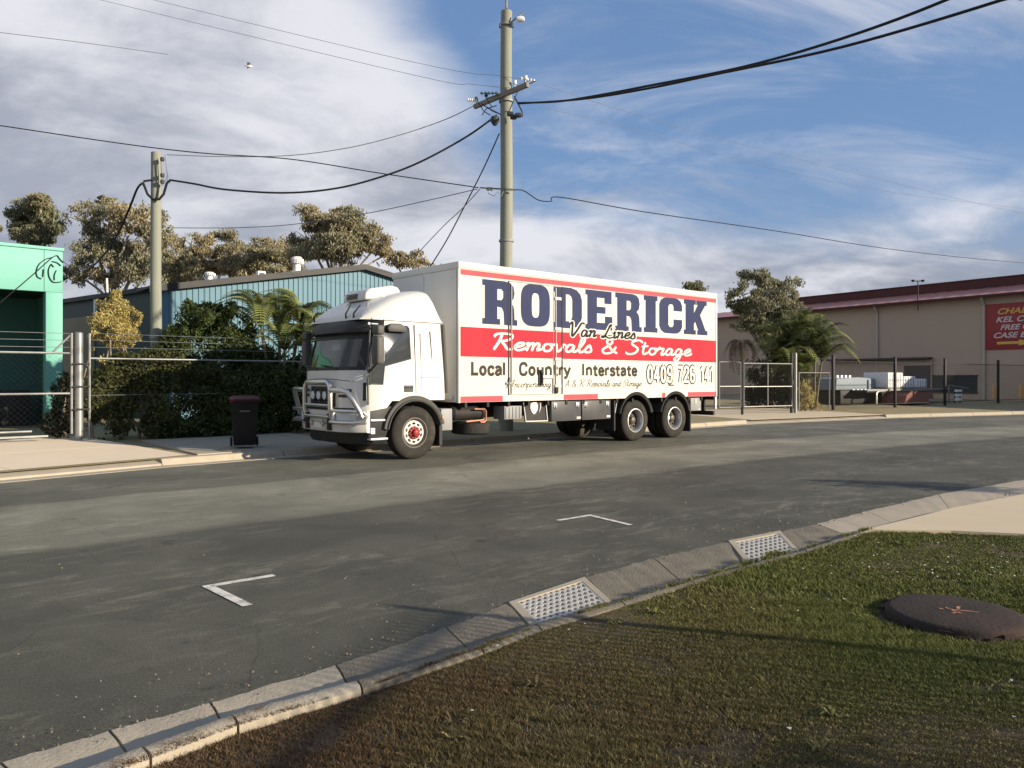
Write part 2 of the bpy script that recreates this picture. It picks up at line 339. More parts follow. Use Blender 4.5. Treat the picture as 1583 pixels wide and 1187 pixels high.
def road_material():
    m = bpy.data.materials.new('asphalt'); m.use_nodes = True
    nt = m.node_tree; N = nt.nodes.new; L = nt.links.new; b = nt.nodes['Principled BSDF']
    tc = N('ShaderNodeTexCoord'); O = tc.outputs['Object']
    def Mt(op, a, b_=None, c=None):
        n = N('ShaderNodeMath'); n.operation = op
        for i, v in enumerate((a, b_, c)):
            if v is None: continue
            if isinstance(v, (int, float)): n.inputs[i].default_value = v
            else: L(v, n.inputs[i])
        return n.outputs[0]
    def NZ(vec, s, d, r, di=0.0):
        n = N('ShaderNodeTexNoise'); n.inputs['Scale'].default_value = s; n.inputs['Detail'].default_value = d; n.inputs['Roughness'].default_value = r
        n.inputs['Distortion'].default_value = di; L(vec, n.inputs['Vector']); return n.outputs[0]
    def RMP(v, pts):
        n = N('ShaderNodeValToRGB'); L(v, n.inputs[0]); e = n.color_ramp.elements
        while len(e) < len(pts): e.new(0.5)
        for q, (p, c) in zip(e, pts): q.position = p; q.color = (c, c, c, 1)
        return n.outputs[0]
    sp = N('ShaderNodeSeparateXYZ'); L(O, sp.inputs[0])
    # s along the road, q across it; the road bends to the right beyond s = 8
    s = Mt('ADD', Mt('MULTIPLY', sp.outputs[0], 0.75), Mt('MULTIPLY', sp.outputs[1], 0.6614))
    q0 = Mt('ADD', Mt('MULTIPLY', sp.outputs[0], -0.6614), Mt('MULTIPLY', sp.outputs[1], 0.75))
    bend = Mt('MULTIPLY', Mt('POWER', Mt('MAXIMUM', Mt('SUBTRACT', s, 9.0), 0.0), 2.0), 0.0068)
    q = Mt('ADD', q0, bend)
    cb = N('ShaderNodeCombineXYZ'); L(Mt('MULTIPLY', s, 0.38), cb.inputs[0]); L(q, cb.inputs[1])
    streaky = NZ(cb.outputs[0], 1.4, 7, 0.62, 0.2)
    qj = Mt('ADD', q, Mt('MULTIPLY', Mt('SUBTRACT', streaky, 0.5), 0.42))
    # across profile: dark near lane, seam, worn pale band, darker parking strip at the far kerb
    qn = Mt('DIVIDE', Mt('SUBTRACT', qj, 3.0), 13.0)
    base = RMP(qn, [(0.0,0.070),(0.10,0.060),(0.30,0.058),(0.405,0.062),(0.412,0.105),(0.43,0.135),(0.60,0.150),(0.648,0.145),(0.654,0.088),(0.80,0.085),(0.86,0.10),(1.0,0.085)])
    blotch = NZ(O, 0.55, 6, 0.62, 0.4)
    mb_ = RMP(blotch, [(0.3,0.66),(0.5,0.95),(0.72,1.45)])
    scr = RMP(NZ(cb.outputs[0], 4.5, 9, 0.8, 0.5), [(0.0,0.0),(0.50,0.0),(0.66,1.0)])
    scrm = Mt('MULTIPLY', scr, RMP(NZ(cb.outputs[0], 0.9, 3, 0.5), [(0.40,0.0),(0.62,1.0)]))
    grit = NZ(O, 70, 4, 0.85); grit2 = NZ(O, 240, 2, 0.8)
    gm = RMP(grit, [(0.28,0.50),(0.5,0.97),(0.66,1.75)])
    v = Mt('MULTIPLY', Mt('MULTIPLY', base, mb_), gm)
    v = Mt('ADD', v, Mt('MULTIPLY', Mt('MULTIPLY', scrm, gm), 0.085))
    # fine seal cracks
    vo = N('ShaderNodeTexVoronoi'); vo.feature = 'DISTANCE_TO_EDGE'; vo.inputs['Scale'].default_value = 0.55
    wv = N('ShaderNodeMix'); wv.data_type = 'RGBA'; wv.inputs[0].default_value = 0.12
    nn = N('ShaderNodeTexNoise'); nn.inputs['Scale'].default_value = 1.6; nn.inputs['Detail'].default_value = 6; L(O, nn.inputs['Vector'])
    L(O, wv.inputs[6]); L(nn.outputs['Color'], wv.inputs[7]); L(wv.outputs[2], vo.inputs['Vector'])
    crack = RMP(vo.outputs['Distance'], [(0.0,0.74),(0.0035,1.0),(1.0,1.0)])
    v = Mt('MULTIPLY', v, crack)
    v = Mt('MULTIPLY', v, RMP(NZ(O, 2.3, 5, 0.6), [(0.0,0.45),(0.30,0.62),(0.36,1.0),(0.64,1.0),(0.72,1.3)]))
    v = Mt('MULTIPLY', v, 1.22)
    cc = N('ShaderNodeCombineColor'); L(v, cc.inputs[0]); L(Mt('MULTIPLY', v, 0.965), cc.inputs[1]); L(Mt('MULTIPLY', v, 0.72), cc.inputs[2])
    L(cc.outputs[0], b.inputs['Base Color']); b.inputs['Roughness'].default_value = 0.82; b.inputs['Specular IOR Level'].default_value = 0.35
    bp = N('ShaderNodeBump'); bp.inputs['Strength'].default_value = 0.55; bp.inputs['Distance'].default_value = 0.006
    L(Mt('ADD', grit, Mt('MULTIPLY', grit2, 0.6)), bp.inputs['Height']); L(bp.outputs[0], b.inputs['Normal'])
    return m
M['asphalt'] = road_material()

def grass_material(name, green, straw, brown):
    m = bpy.data.materials.new(name); m.use_nodes = True
    nt = m.node_tree; N = nt.nodes.new; L = nt.links.new; b = nt.nodes['Principled BSDF']
    tc = N('ShaderNodeTexCoord'); O = tc.outputs['Object']
    n = N('ShaderNodeTexNoise'); n.inputs['Scale'].default_value = 0.55; n.inputs['Detail'].default_value = 4; n.inputs['Roughness'].default_value = 0.6; L(O, n.inputs['Vector'])
    sp = N('ShaderNodeSeparateXYZ'); L(O, sp.inputs[0])
    def Mt(op, a, b_=None, c=None):
        k = N('ShaderNodeMath'); k.operation = op
        for i, v in enumerate((a, b_, c)):
            if v is None: continue
            if isinstance(v, (int, float)): k.inputs[i].default_value = v
            else: L(v, k.inputs[i])
        return k.outputs[0]
    # thinner, drier turf beside the kerb and to the left, greener to the right
    g = Mt('ADD', Mt('MULTIPLY', sp.outputs[0], 0.16), Mt('MULTIPLY', sp.outputs[1], 0.05))
    f = Mt('ADD', g, Mt('MULTIPLY', n.outputs[0], 1.15))
    r = N('ShaderNodeValToRGB'); L(Mt('SUBTRACT', f, 0.42), r.inputs[0])
    e = r.color_ramp.elements; e[0].position = 0.18; e[0].color = (*brown, 1); e[1].position = 0.75; e[1].color = (*green, 1)
    k = e.new(0.42); k.color = (*straw, 1)
    gi = N('ShaderNodeNewGeometry'); hs = N('ShaderNodeHueSaturation')
    mr = N('ShaderNodeMapRange'); mr.inputs[3].default_value = 0.55; mr.inputs[4].default_value = 1.5
    L(gi.outputs['Random Per Island'], mr.inputs[0]); L(mr.outputs[0], hs.inputs['Value']); L(r.outputs[0], hs.inputs['Color'])
    L(hs.outputs[0], b.inputs['Base Color']); b.inputs['Roughness'].default_value = 0.7; b.inputs['Specular IOR Level'].default_value = 0.25
    return m
M['grass'] = grass_material('grass', (0.115,0.125,0.030), (0.150,0.120,0.045), (0.120,0.076,0.037))

# ------------------------------------------------------------------ setting: ground, road, kerbs
def sheet(name, pts, z, mat, thick=0.0):
    mb = MB(); V = [(p[0], p[1], z if len(p) < 3 else p[2]) for p in pts]
    mb.add(V, [tuple(range(len(V)))])
    if thick:
        n = len(V); mb.add([(a, b, c-thick) for a, b, c in V] , [])
        mb.f += [(i, (i+1) % n, n+(i+1) % n, n+i) for i in range(n)]
    o = build(name, mb, mat, smooth=0); o['kind'] = 'structure'; return o

# far kerb line, from left of the picture to right
FK = _FK = [Vector(p + (0,)) for p in [(-60,-43),(-20,-0.1),(-8.02,12.15),(-6.42,14.22),(-4.69,16.0),(2.0,21.9),(8.31,27.43),(15.2,31.55),(23.0,34.9),(45.0,43.5),(110,66)]]
FK[1] = FK[2] - (FK[3]-FK[2]).normalized()*16
# near kerb: road edge of the gutter paired with the back of the kerb (picture points set on the ground)
EPX = [(-250,1250),(0,1180),(170,1132),(325,1088),(520,1030),(690,972),(785,934),(905,894),(1010,864),(1125,838),(1207,822),(1262,811),(1340,791),(1450,765),(1583,742),(1800,716)]
BPX = [(-100,1310),(90,1228),(233,1170),(368,1120),(560,1062),(748,1000),(838,964),(968,927),(1075,895),(1166,869),(1248,847),(1335,822),(1400,806),(1475,787),(1600,763),(1830,735)]
ZB = [0.10]*11 + [0.09, 0.08, 0.07, 0.06, 0.06]
E_ = [G(*p) for p in EPX]; B_ = [G(*p, z=z) for p, z in zip(BPX, ZB)]
E_ = [E_[0] - DIR*30 + Vector((0,-2,0))] + E_ + [E_[-1] + Vector((0.86,0.5,0))*60]
B_ = [B_[0] - DIR*30 + Vector((0.3,-2.4,0))] + B_ + [B_[-1] + Vector((0.86,0.5,0))*60]

# road: one strip between the kerb lines (tucked under both)
def resample(line, n):
    d = [0]
    for a, b in zip(line, line[1:]): d.append(d[-1] + (b-a).length)
    out = []
    for k in range(n):
        t = d[-1]*k/(n-1); i = max(j for j in range(len(d)-1) if d[j] <= t + 1e-9)
        out.append(line[i].lerp(line[i+1], (t-d[i])/max(1e-9, d[i+1]-d[i])))
    return out
mb = MB()
nl = [Vector((e.x, e.y, 0)) + Vector((b.x-e.x, b.y-e.y, 0)).normalized()*0.12 for e, b in zip(E_, B_)]
far = [p + NRM*0.15 for p in FK]
A = resample(nl, 60); Bf = resample(far, 60)
mb.grid([[A[i].lerp(Bf[i], t/6) for t in range(7)] for i in range(60)])
road = build('road', mb, M['asphalt'], smooth=0); road['kind'] = 'structure'

# ground on the far side, to the horizon
fk0 = [p + NRM*0.16 for p in FK]
ground_pts = [(p.x, p.y, 0.11) for p in fk0] + [(900,300,0.3),(900,1500,0.3),(-900,1500,0.3),(-900,-600,0.3),(-200,-190,0.11)]
mb = MB()
rows = []
for k, d in enumerate((0, 1.5, 4, 8, 20, 60, 250, 1300)):
    zz = (0.11, 0.13, 0.17, 0.22, 0.24, 0.25, 0.25, 0.25)[k]
    rows.append([p + NRM*d*(1 if d < 30 else 1.0) + Vector((0,0,zz)) + (Vector(((i-5)*d*0.35, 0, 0)) if d > 15 else Vector((0,0,0))) for i, p in enumerate(fk0)])
mb.grid(rows)
gnd = build('ground', mb, M['verge'], smooth=60); gnd['kind'] = 'structure'

# far kerb in pieces
def kerb_run(parent, pts, seg, prof, mat, name='kerb_segment', side=NRM):
    L_ = [(b-a).length for a, b in zip(pts, pts[1:])]; tot = sum(L_); n = max(1, round(tot/seg))
    def at(t):
        t = min(max(t, 0), tot)
        for (a, b), l in zip(zip(pts, pts[1:]), L_):
            if t <= l + 1e-9: return a.lerp(b, t/l)
            t -= l
        return pts[-1]
    for k in range(n):
        a, b = at(tot*k/n), at(tot*(k+1)/n); d = (b-a).normalized(); nn = Vector((-d.y, d.x, 0))
        a2, b2 = a + d*0.008, b - d*0.008
        jz = random.uniform(-0.004, 0.004)
        m2 = MB(); q = [(u, z) for u, z in prof]; nP = len(q)
        V = [tuple(p + nn*u + Vector((0,0,z + (jz if z > 0.02 else 0)))) for p in (a2, b2) for u, z in q]
        m2.add(V, [tuple(range(nP)), tuple(range(2*nP-1, nP-1, -1))] + [(i, (i+1) % nP, nP+(i+1) % nP, nP+i) for i in range(nP)])
        build(name, m2, mat, parent, smooth=0, bevel=0.01)
far_kerb = bpy.data.objects.new('far_kerb', None); COL.objects.link(far_kerb); far_kerb['kind'] = 'structure'
up = [(-0.32,-0.04),(-0.32,0.008),(-0.02,0.004),(0.03,0.125),(0.16,0.135),(0.16,-0.04)]
lip = [(-0.32,-0.04),(-0.32,0.008),(-0.03,0.006),(-0.02,0.045),(0.30,0.105),(0.30,-0.04)]
flat = [(-0.32,-0.04),(-0.32,0.008),(-0.02,0.006),(0.0,0.03),(0.45,0.11),(0.45,-0.04)]
kerb_run(far_kerb, [FK[1], FK[2], FK[3]], 3.0, lip, M['concrete'])
kerb_run(far_kerb, [FK[3], FK[4], FK[5], FK[6]], 2.4, up, M['concrete'])
kerb_run(far_kerb, [FK[6], FK[7]], 2.4, flat, M['concrete'])
kerb_run(far_kerb, [FK[7], FK[8], FK[9], FK[10]], 2.6, up, M['concrete'])
# driveway on the left and the crossover on the right: slabs with joints
def slabs(name, o, du, dv, nu, nv, z0, z1, mat):
    root = bpy.data.objects.new(name, None); COL.objects.link(root); root['kind'] = 'structure'
    for i in range(nu):
        for j in range(nv):
            g = 0.006
            def pt(u, v, top=1):
                p = o + du*(u/nu) + dv*(v/nv); zz = z0 + (z1-z0)*(v/nv); return (p.x, p.y, zz if top else zz - 0.1)
            lu, lv = g*nu/du.length, g*nv/dv.length
            q = [(i+lu, j+lv), (i+1-lu, j+lv), (i+1-lu, j+1-lv), (i+lu, j+1-lv)]
            m2 = MB(); m2.add([pt(*a) for a in q] + [pt(*a, top=0) for a in q], [(0,1,2,3),(7,6,5,4),(0,1,5,4),(1,2,6,5),(2,3,7,6),(3,0,4,7)])
            build('slab', m2, mat, root, smooth=0)
    return root
dl = (FK[3]-FK[2]).normalized()
slabs('left_driveway', FK[2] - dl*9 + Vector((-dl.y,dl.x,0))*0.31, dl*12.4, Vector((-dl.y,dl.x,0))*4.9, 4, 2, 0.11, 0.27, M['drive_pale'])
footp = slabs('footpath', FK[3] + dl*0.82 + Vector((-dl.y,dl.x,0))*0.2, DIR*3.6, NRM*3.6, 2, 2, 0.142, 0.195, M['concrete'])
footp.name = 'footpath'
slabs('right_driveway', FK[6] + Vector((0.3,0.55,0)), (FK[7]-FK[6])*0.97, Vector((-0.52,0.86,0))*5.6, 3, 2, 0.118, 0.20, M['concrete_drive'])

# near kerb pieces: wide gutter, low rounded kerb; gaps in the gutter where the two grates sit
near_kerb = bpy.data.objects.new('near_kerb', None); COL.objects.link(near_kerb); near_kerb['kind'] = 'structure'
GRATES = (7, 10)          # index of E_ where a grate starts
def nz(p, s): return mnoise.noise(Vector((p.x*s, p.y*s, 3.3)))
def kerb_piece(a, b, mat, no_pan=False, rough=0.006, hs=(1, 1), n=10, tail=0.0):
    rows = []
    e0, e1, b0, b1 = E_[a], E_[b], B_[a], B_[b]; ln = (e1-e0).length
    g = 0.007/ln
    for k in range(n+1):
        t = g + (1-2*g)*k/n
        e = e0.lerp(e1, t); bb = b0.lerp(b1, t); W = (Vector((bb.x, bb.y, 0))-Vector((e.x, e.y, 0)))
        w = W.length; W.normalize(); h = hs[0] + (hs[1]-hs[0])*t; kw = 0.20
        j = nz(e, 6.0)*(0.02 if rough < 0.01 else 0.05)
        if no_pan: pr = [(w-kw-0.01,-0.12),(w-kw-0.01,0.002)]
        else: pr = [(0.0+j,-0.05),(0.0+j,0.006),(0.12,0.010),((w-kw)*0.55,0.004),(w-kw-0.02,-0.004)]
        pr += [(w-kw+0.02,0.05*h),(w-kw+0.05,0.085*h),(w-kw+0.10,0.106*h),(w-0.03,0.108*h),(w+0.0,0.095*h),(w+0.01,-0.05)]
        rows.append([Vector((e.x,e.y,0)) + W*u + Vector((0,0,z + (nz(e*1.0+W*u, 9)*rough + nz(e+W*u, 31)*rough*0.6 if z > -0.03 else 0))) for u, z in pr])
    m2 = MB(); m2.grid(rows); m = len(rows[0])
    m2.f.append(tuple(range(m))); m2.f.append(tuple(range(n*m, (n+1)*m))[::-1])
    return build('kerb_segment', m2, mat, near_kerb, smooth=40)
for i in range(len(E_)-1):
    mt = M['concrete'] if (i <= 2 or i >= 12) else M['concrete_old']
    if i in (3, 4, 5): mt = M['concrete_old'] if i == 5 else M['concrete']
    hh = [1,1,1,1,1,0.95,0.75,0.62,0.62,0.62,0.62,0.6,0.6,0.6,0.6,0.6,0.6,0.6]; h0, h1 = hh[i], hh[i+1]
    kerb_piece(i, i+1, mt, no_pan=(i in GRATES), rough=0.006 if mt is M['concrete'] else 0.009, hs=(h0, h1), n=24 if i in (0, len(E_)-2) else 20)

# near verge (soil sheet under the turf) and the concrete pad on the right
pad_px = [(1337,820),(1400,805),(1475,786),(1600,762),(1830,734)]
pad = [G(*p, z=0.075) for p in pad_px] + [G(2600,830,z=0.075), G(1583,827,z=0.075), G(1470,822,z=0.075)]
sheet('concrete_pad', [(p.x, p.y, 0.088) for p in pad], 0.088, M['concrete_drive'], thick=0.05)
gr_edge = [Vector((b.x, b.y, 0)) for b in B_]
gpoly = [(p.x, p.y, 0.055 if i < 12 else 0.04) for i, p in enumerate(gr_edge)]
verge_back = [(150,-90,0.05),(-150,-140,0.05)]
near_v = sheet('grass_verge', gpoly + verge_back, 0.06, M['soil'])

# ------------------------------------------------------------------ turf
def inside(poly, X, Y):
    r = np.zeros(len(X), bool); n = len(poly)
    for i in range(n):
        x0, y0 = poly[i][:2]; x1, y1 = poly[(i+1) % n][:2]
        c = ((y0 > Y) != (y1 > Y)) & (X < (x1-x0)*(Y-y0)/((y1-y0) if abs(y1-y0) > 1e-12 else 1e-12) + x0)
        r ^= c
    return r
PIT = G(1476, 940, z=0.13); PIT_R = 0.42
def blades(name, n, x0, x1, y0, y1, h, w, keep=1.0):
    X = RNG.uniform(x0, x1, n); Y = RNG.uniform(y0, y1, n)
    k = inside([p[:2] for p in gpoly + verge_back], X, Y) & ~inside([(p.x, p.y) for p in pad], X, Y)
    k &= (X-PIT.x)**2 + (Y-PIT.y)**2 > (PIT_R+0.03)**2
    k &= (np.abs(X) < Y*0.70 + 0.4) | ((np.abs(X) < Y*0.85 + 2.2) & (RNG.random(n) < 0.55))
    X, Y = X[k], Y[k]; n = len(X)
    sh = np.array([max(0.0, mnoise.noise(Vector((a*2.2, c*2.2, 7.0))) + 0.5*mnoise.noise(Vector((a*7, c*7, 2.0))) + 0.12) for a, c in zip(X, Y)])*0.13
    X = X - 0.62*sh; Y = Y + 0.78*sh
    # mown in faint rows and patchy
    row = 0.5+0.5*np.sin(Y*38 + 1.3*np.sin(X*0.8) + 0.5*np.sin(X*3.1)); keep = RNG.random(n) < (0.55+0.45*row)
    X, Y = X[keep], Y[keep]; n = len(X)
    pn = np.array([mnoise.noise(Vector((a*0.8, b*0.8, 1.0))) for a, b in zip(X[::1], Y[::1])])
    bare = np.array([mnoise.noise(Vector((a*1.9, c*1.9, 5.0))) + 0.6*mnoise.noise(Vector((a*5.5, c*5.5, 9.0))) for a, c in zip(X, Y)])
    kp = (bare > -0.42) | (RNG.random(n) < 0.25); X, Y, pn = X[kp], Y[kp], pn[kp]; n = len(X)
    H = h*(0.55 + 0.9*RNG.random(n))*np.clip(1+1.3*pn, 0.35, 2.2); a = RNG.uniform(0, 2*np.pi, n); lean = RNG.normal(0, 0.75, (n, 2))
    ww = w*(0.7+0.6*RNG.random(n)); z0 = np.where(inside([p[:2] for p in gpoly + verge_back], X, Y), 0.052, 0.092)
    V = np.empty((n, 3, 3)); V[:,0] = np.stack([X-np.cos(a)*ww, Y-np.sin(a)*ww, z0], 1); V[:,1] = np.stack([X+np.cos(a)*ww, Y+np.sin(a)*ww, z0], 1)
    V[:,2] = np.stack([X+lean[:,0]*H, Y+lean[:,1]*H, z0+H], 1)
    return V.reshape(-1, 3)
V = np.concatenate([blades('a', 1150000, -2.4, 5.6, 2.4, 5.4, 0.017, 0.0026), blades('b', 860000, -1.0, 10.6, 5.2, 9.6, 0.022, 0.0045), blades('c', 60000, 3, 14, 8, 14, 0.04, 0.010)])
turf = npmesh('turf', V, np.arange(len(V)).reshape(-1, 3), M['grass']); setp(turf, kind='stuff', label='short mown verge turf, brown and thin by the kerb, green at right', category='grass')
# little pale daisies and leaf litter on the turf
mb = MB()
for _ in range(90):
    if random.random() < 0.75: p = G(random.gauss(1450, 110), random.gauss(880, 28), z=0.09)
    else: p = G(random.uniform(600,1583), random.uniform(860,1150), z=0.09)
    if p.y > 9 or (p.x-PIT.x)**2 + (p.y-PIT.y)**2 < 0.36 or not inside([q[:2] for q in gpoly + verge_back], np.array([p.x]), np.array([p.y]))[0]: continue
    r = random.uniform(0.006, 0.012); a = random.random()*6
    mb.add([(p.x+r*math.cos(a+q*1.57), p.y+r*math.sin(a+q*1.57), 0.09+random.uniform(-.004,.004)) for q in range(4)], [(0,1,2,3)])
setp(build('daisies', mb, M['flower'], smooth=0), kind='stuff', label='tiny pale daisies scattered through the green turf at right', category='flowers')

mb = MB()
for _ in range(900):
    i = random.randint(1, len(E_)-3); q = random.random(); e = E_[i].lerp(E_[i+1], q); d = Vector((E_[i+1].x-E_[i].x, E_[i+1].y-E_[i].y, 0)).normalized(); n_ = Vector((-d.y, d.x, 0))
    p = e + n_*(abs(random.gauss(0, 0.35)) - 0.10 if random.random() < 0.8 else random.uniform(0, 4)); s_ = random.uniform(0.003, 0.009)*(1 if p.y < 8 else 1.6)
    c_ = [p + Vector((random.uniform(-1,1), random.uniform(-1,1), 0)).normalized()*s_ + Vector((0,0,0.008)) for _k in range(3)] + [p + Vector((0,0,0.010+s_))]
    mb.add(c_, [(0,1,3),(1,2,3),(2,0,3)])
setp(build('gravel', mb, M['concrete_old'], smooth=0), kind='stuff', label='loose grit and small stones along the near gutter', category='gravel')

mb = MB()
for _ in range(70):
    p = Vector((random.uniform(-0.8, 6.5), random.uniform(3.0, 8.5), 0.055))
    if not inside([q[:2] for q in gpoly + verge_back], np.array([p.x]), np.array([p.y]))[0] or inside([(q.x, q.y) for q in pad], np.array([p.x]), np.array([p.y]))[0] or (p.x-PIT.x)**2 + (p.y-PIT.y)**2 < 0.22: continue
    for k in range(random.randint(9, 18)):
        a = random.random()*6.28; l = random.uniform(0.03, 0.075); w = random.uniform(0.004, 0.009); d = Vector((math.cos(a), math.sin(a), 0)); n_ = Vector((-d.y, d.x, 0))
        q = p + d*random.uniform(0, 0.03); mb.add([q - n_*w*0.4, q + d*l*0.5 + Vector((0,0,l*0.45)) - n_*w, q + d*l + Vector((0,0,l*0.35)), q + d*l*0.5 + Vector((0,0,l*0.45)) + n_*w, q + n_*w*0.4], [(0,1,2,3,4)])
setp(build('weeds', mb, M['grass'], smooth=0), kind='stuff', label='broad leaved weed tufts dotted through the verge turf', category='weeds')

# parking bay corner marks
def strip(mb, a, b, w, z=0.006):
    d = (b-a).normalized(); n = Vector((-d.y, d.x, 0))*w/2
    mb.add([(*(a+n).xy, z), (*(b+n).xy, z), (*(b-n).xy, z), (*(a-n).xy, z)], [(0,1,2,3)])
for (c, e1, e2, w, lab) in (((322,907),(424,890),(383,937),0.075,'white painted bay corner mark nearest the camera, at left'), ((912,797),(862,805),(975,812),0.065,'faint white painted bay corner mark in mid road, further away')):
    mb = MB(); c, e1, e2 = G(*c), G(*e1), G(*e2); strip(mb, c + (e1-c).normalized()*w*-0.5, e1, w); d = (e2-c).normalized(); strip(mb, c + d*w*0.52 - (e1-c).normalized()*0.0, e2, w)
    o = build('road_marking', mb, M['road_paint'], road, smooth=0); o['label'] = lab

# drain grates
def grate(i, label, nb, nc):
    e0, e1, b0, b1 = E_[i], E_[i+1], B_[i], B_[i+1]
    def pt(u, v, z):
        e = e0.lerp(e1, u); b = b0.lerp(b1, u); W = Vector((b.x-e.x, b.y-e.y, 0)); w = W.length - 0.22
        q = e + W.normalized()*w*v; return Vector((q.x, q.y, z + 0.004*(1-v)))
    o0 = pt(0.5, 0.5, 0); t = thing('drain_grate', label, 'drain grate', (o0.x, o0.y, 0), 0, 'kerbside drain grates')
    def L_(p): return p - Vector((o0.x, o0.y, 0))
    def slab(mb, u0, u1, v0, v1, z0, z1):
        q = [(u0,v0),(u1,v0),(u1,v1),(u0,v1)]
        mb.add([L_(pt(*a, z0)) for a in q] + [L_(pt(*a, z1)) for a in q], [(3,2,1,0),(4,5,6,7),(0,1,5,4),(1,2,6,5),(2,3,7,6),(3,0,4,7)])
    m2 = MB(); slab(m2, 0.015, 0.985, 0.06, 0.99, -0.13, -0.10); build('pit_floor', m2, M['pit_dark'], t, smooth=0)
    m2 = MB(); fw = 0.075
    slab(m2, 0.012, 0.988, 0.0, 0.10, -0.09, 0.012); slab(m2, 0.012, 0.988, 0.955, 1.0, -0.09, 0.010)
    slab(m2, 0.012, 0.012+fw, 0.1005, 0.9545, -0.09, 0.0115); slab(m2, 0.988-fw, 0.988, 0.1005, 0.9545, -0.09, 0.0115)
    build('concrete_frame', m2, M['concrete'], t, smooth=0)
    u0, u1, v0, v1 = 0.10, 0.90, 0.125, 0.94
    m2 = MB()
    for ua, ub in ((u0-0.008, u0+0.006), (u1-0.006, u1+0.008)):
        m2 = MB(); slab(m2, ua, ub, v0-0.015, v1+0.01, -0.035, 0.009); build('grate_frame', m2, M['grate_steel'], t, smooth=0)
    for k in range(nb):
        v = v0 + (v1-v0)*(k+0.5)/nb; m2 = MB(); hw = (v1-v0)/nb*0.30; n = nc*6; rows = []
        for s in range(n+1):
            u = u0 + (u1-u0)*s/n; wob = math.sin(s/6*2*math.pi + k*math.pi)*hw*0.75
            rows.append([L_(pt(u, v-hw+wob, -0.03)), L_(pt(u, v-hw+wob, 0.008)), L_(pt(u, v+hw+wob, 0.008)), L_(pt(u, v+hw+wob, -0.03))])
        m2.grid(rows); build('grate_bar', m2, M['grate_steel'], t, smooth=0)
    for k in range(nc):
        u = u0 + (u1-u0)*(k+0.5)/nc; m2 = MB(); slab(m2, u-0.006, u+0.006, v0, v1, -0.034, -0.006); build('cross_bar', m2, M['grate_steel'], t, smooth=0)
    return t
grate(7, 'steel drain grate set in the gutter, nearer and larger of the two', 7, 11)
grate(10, 'steel drain grate set in the gutter, farther one beside the concrete pad', 7, 9)

# round inspection pit standing proud of the turf
t = thing('inspection_pit', 'round raised concrete pit lid with faded orange spray mark on the turf', 'pit cover', (PIT.x, PIT.y, 0.05))
m2 = MB(); m2.lathe([(0,0.068),(0.2,0.068),(0.36,0.065),(0.39,0.060),(0.405,0.046),(0.408,-0.02)], (0,0,0), 'z', 56); build('lid', m2, M['pit_concrete'], t, smooth=45)
m2 = MB()
for k in range(30):
    a0, a1 = 2*math.pi*k/30 + random.uniform(.0,.03), 2*math.pi*(k+1)/30 - random.uniform(.0,.03); r0 = 0.411; r1 = 0.422 + random.uniform(-.004,.006)
    m2.add([(r*math.cos(a), r*math.sin(a), z) for z in (-0.02, 0.020+0.014*math.sin(k*1.7)+random.uniform(-.01,.012)) for r, a in ((r0,a0),(r1,a0),(r1,a1),(r0,a1))], [(0,3,2,1),(4,5,6,7),(0,1,5,4),(1,2,6,5),(2,3,7,6),(3,0,4,7)])
build('collar', m2, M['pit_concrete'], t, smooth=0)
m2 = MB()
for (a, b) in (((-0.13,0.05),(0.15,-0.06)),((-0.05,-0.07),(0.07,0.07)),((-0.03,0.055),(0.0,-0.075))):
    a, b = Vector((*a, 0)), Vector((*b, 0)); d = (b-a).normalized(); nn = Vector((-d.y, d.x, 0)); rows = []
    for k in range(13):
        p = a.lerp(b, k/12) + nn*random.uniform(-.006,.006); w = random.uniform(.004,.012); rows.append([p+nn*w+Vector((0,0,0.0702)), p-nn*w+Vector((0,0,0.0702))])
    for k in range(12):
        if random.random() < 0.72: m2.grid(rows[k:k+2])
build('spray_mark', m2, M['spray_orange'], t, smooth=0)

# ------------------------------------------------------------------ the removal truck
# truck frame: x runs back from the front axle, y away from the camera side, z up
TP0 = Vector((-1.94, 15.36, 0)); T_O = TP0 + NRM*1.25
def side(px, py, off=0.0):
    a = (px-CX)/F; p = TP0 + NRM*off; t = (a*p.y - p.x)/(DIR.x - a*DIR.y); Y = p.y + t*DIR.y
    return t, EYE + (HY-py)*Y/F
truck = thing('removal_truck', 'white removals truck with red and navy lettering parked along the far kerb', 'truck', T_O, math.atan2(DIR.y, DIR.x))
NS = -1.25        # near side plane

# --- shape of the box
arch = [(1.22*0 + x, z) for x, z in []]
def arc(cx, r, z0, n=10):
    h = z0; a0 = math.asin(min(1, (h-0.56)/r)); out = []
    for k in range(n+1):
        q = a0 + (math.pi-2*a0)*k/n; out.append((cx + r*math.cos(q), 0.56 + r*math.sin(q)))
    return out
W2, W3 = 6.85, 8.50; WR = 0.535
outl = [(1.12,1.10),(1.12,4.02),(10.40,4.02),(10.40,1.10)] + arc(W3, 0.70, 1.10) + arc(W2, 0.70, 1.10)
m2 = MB(); m2.prism(outl, -1.245, 1.245)
box = build('cargo_box', m2, M['box_white'], truck, smooth=30)
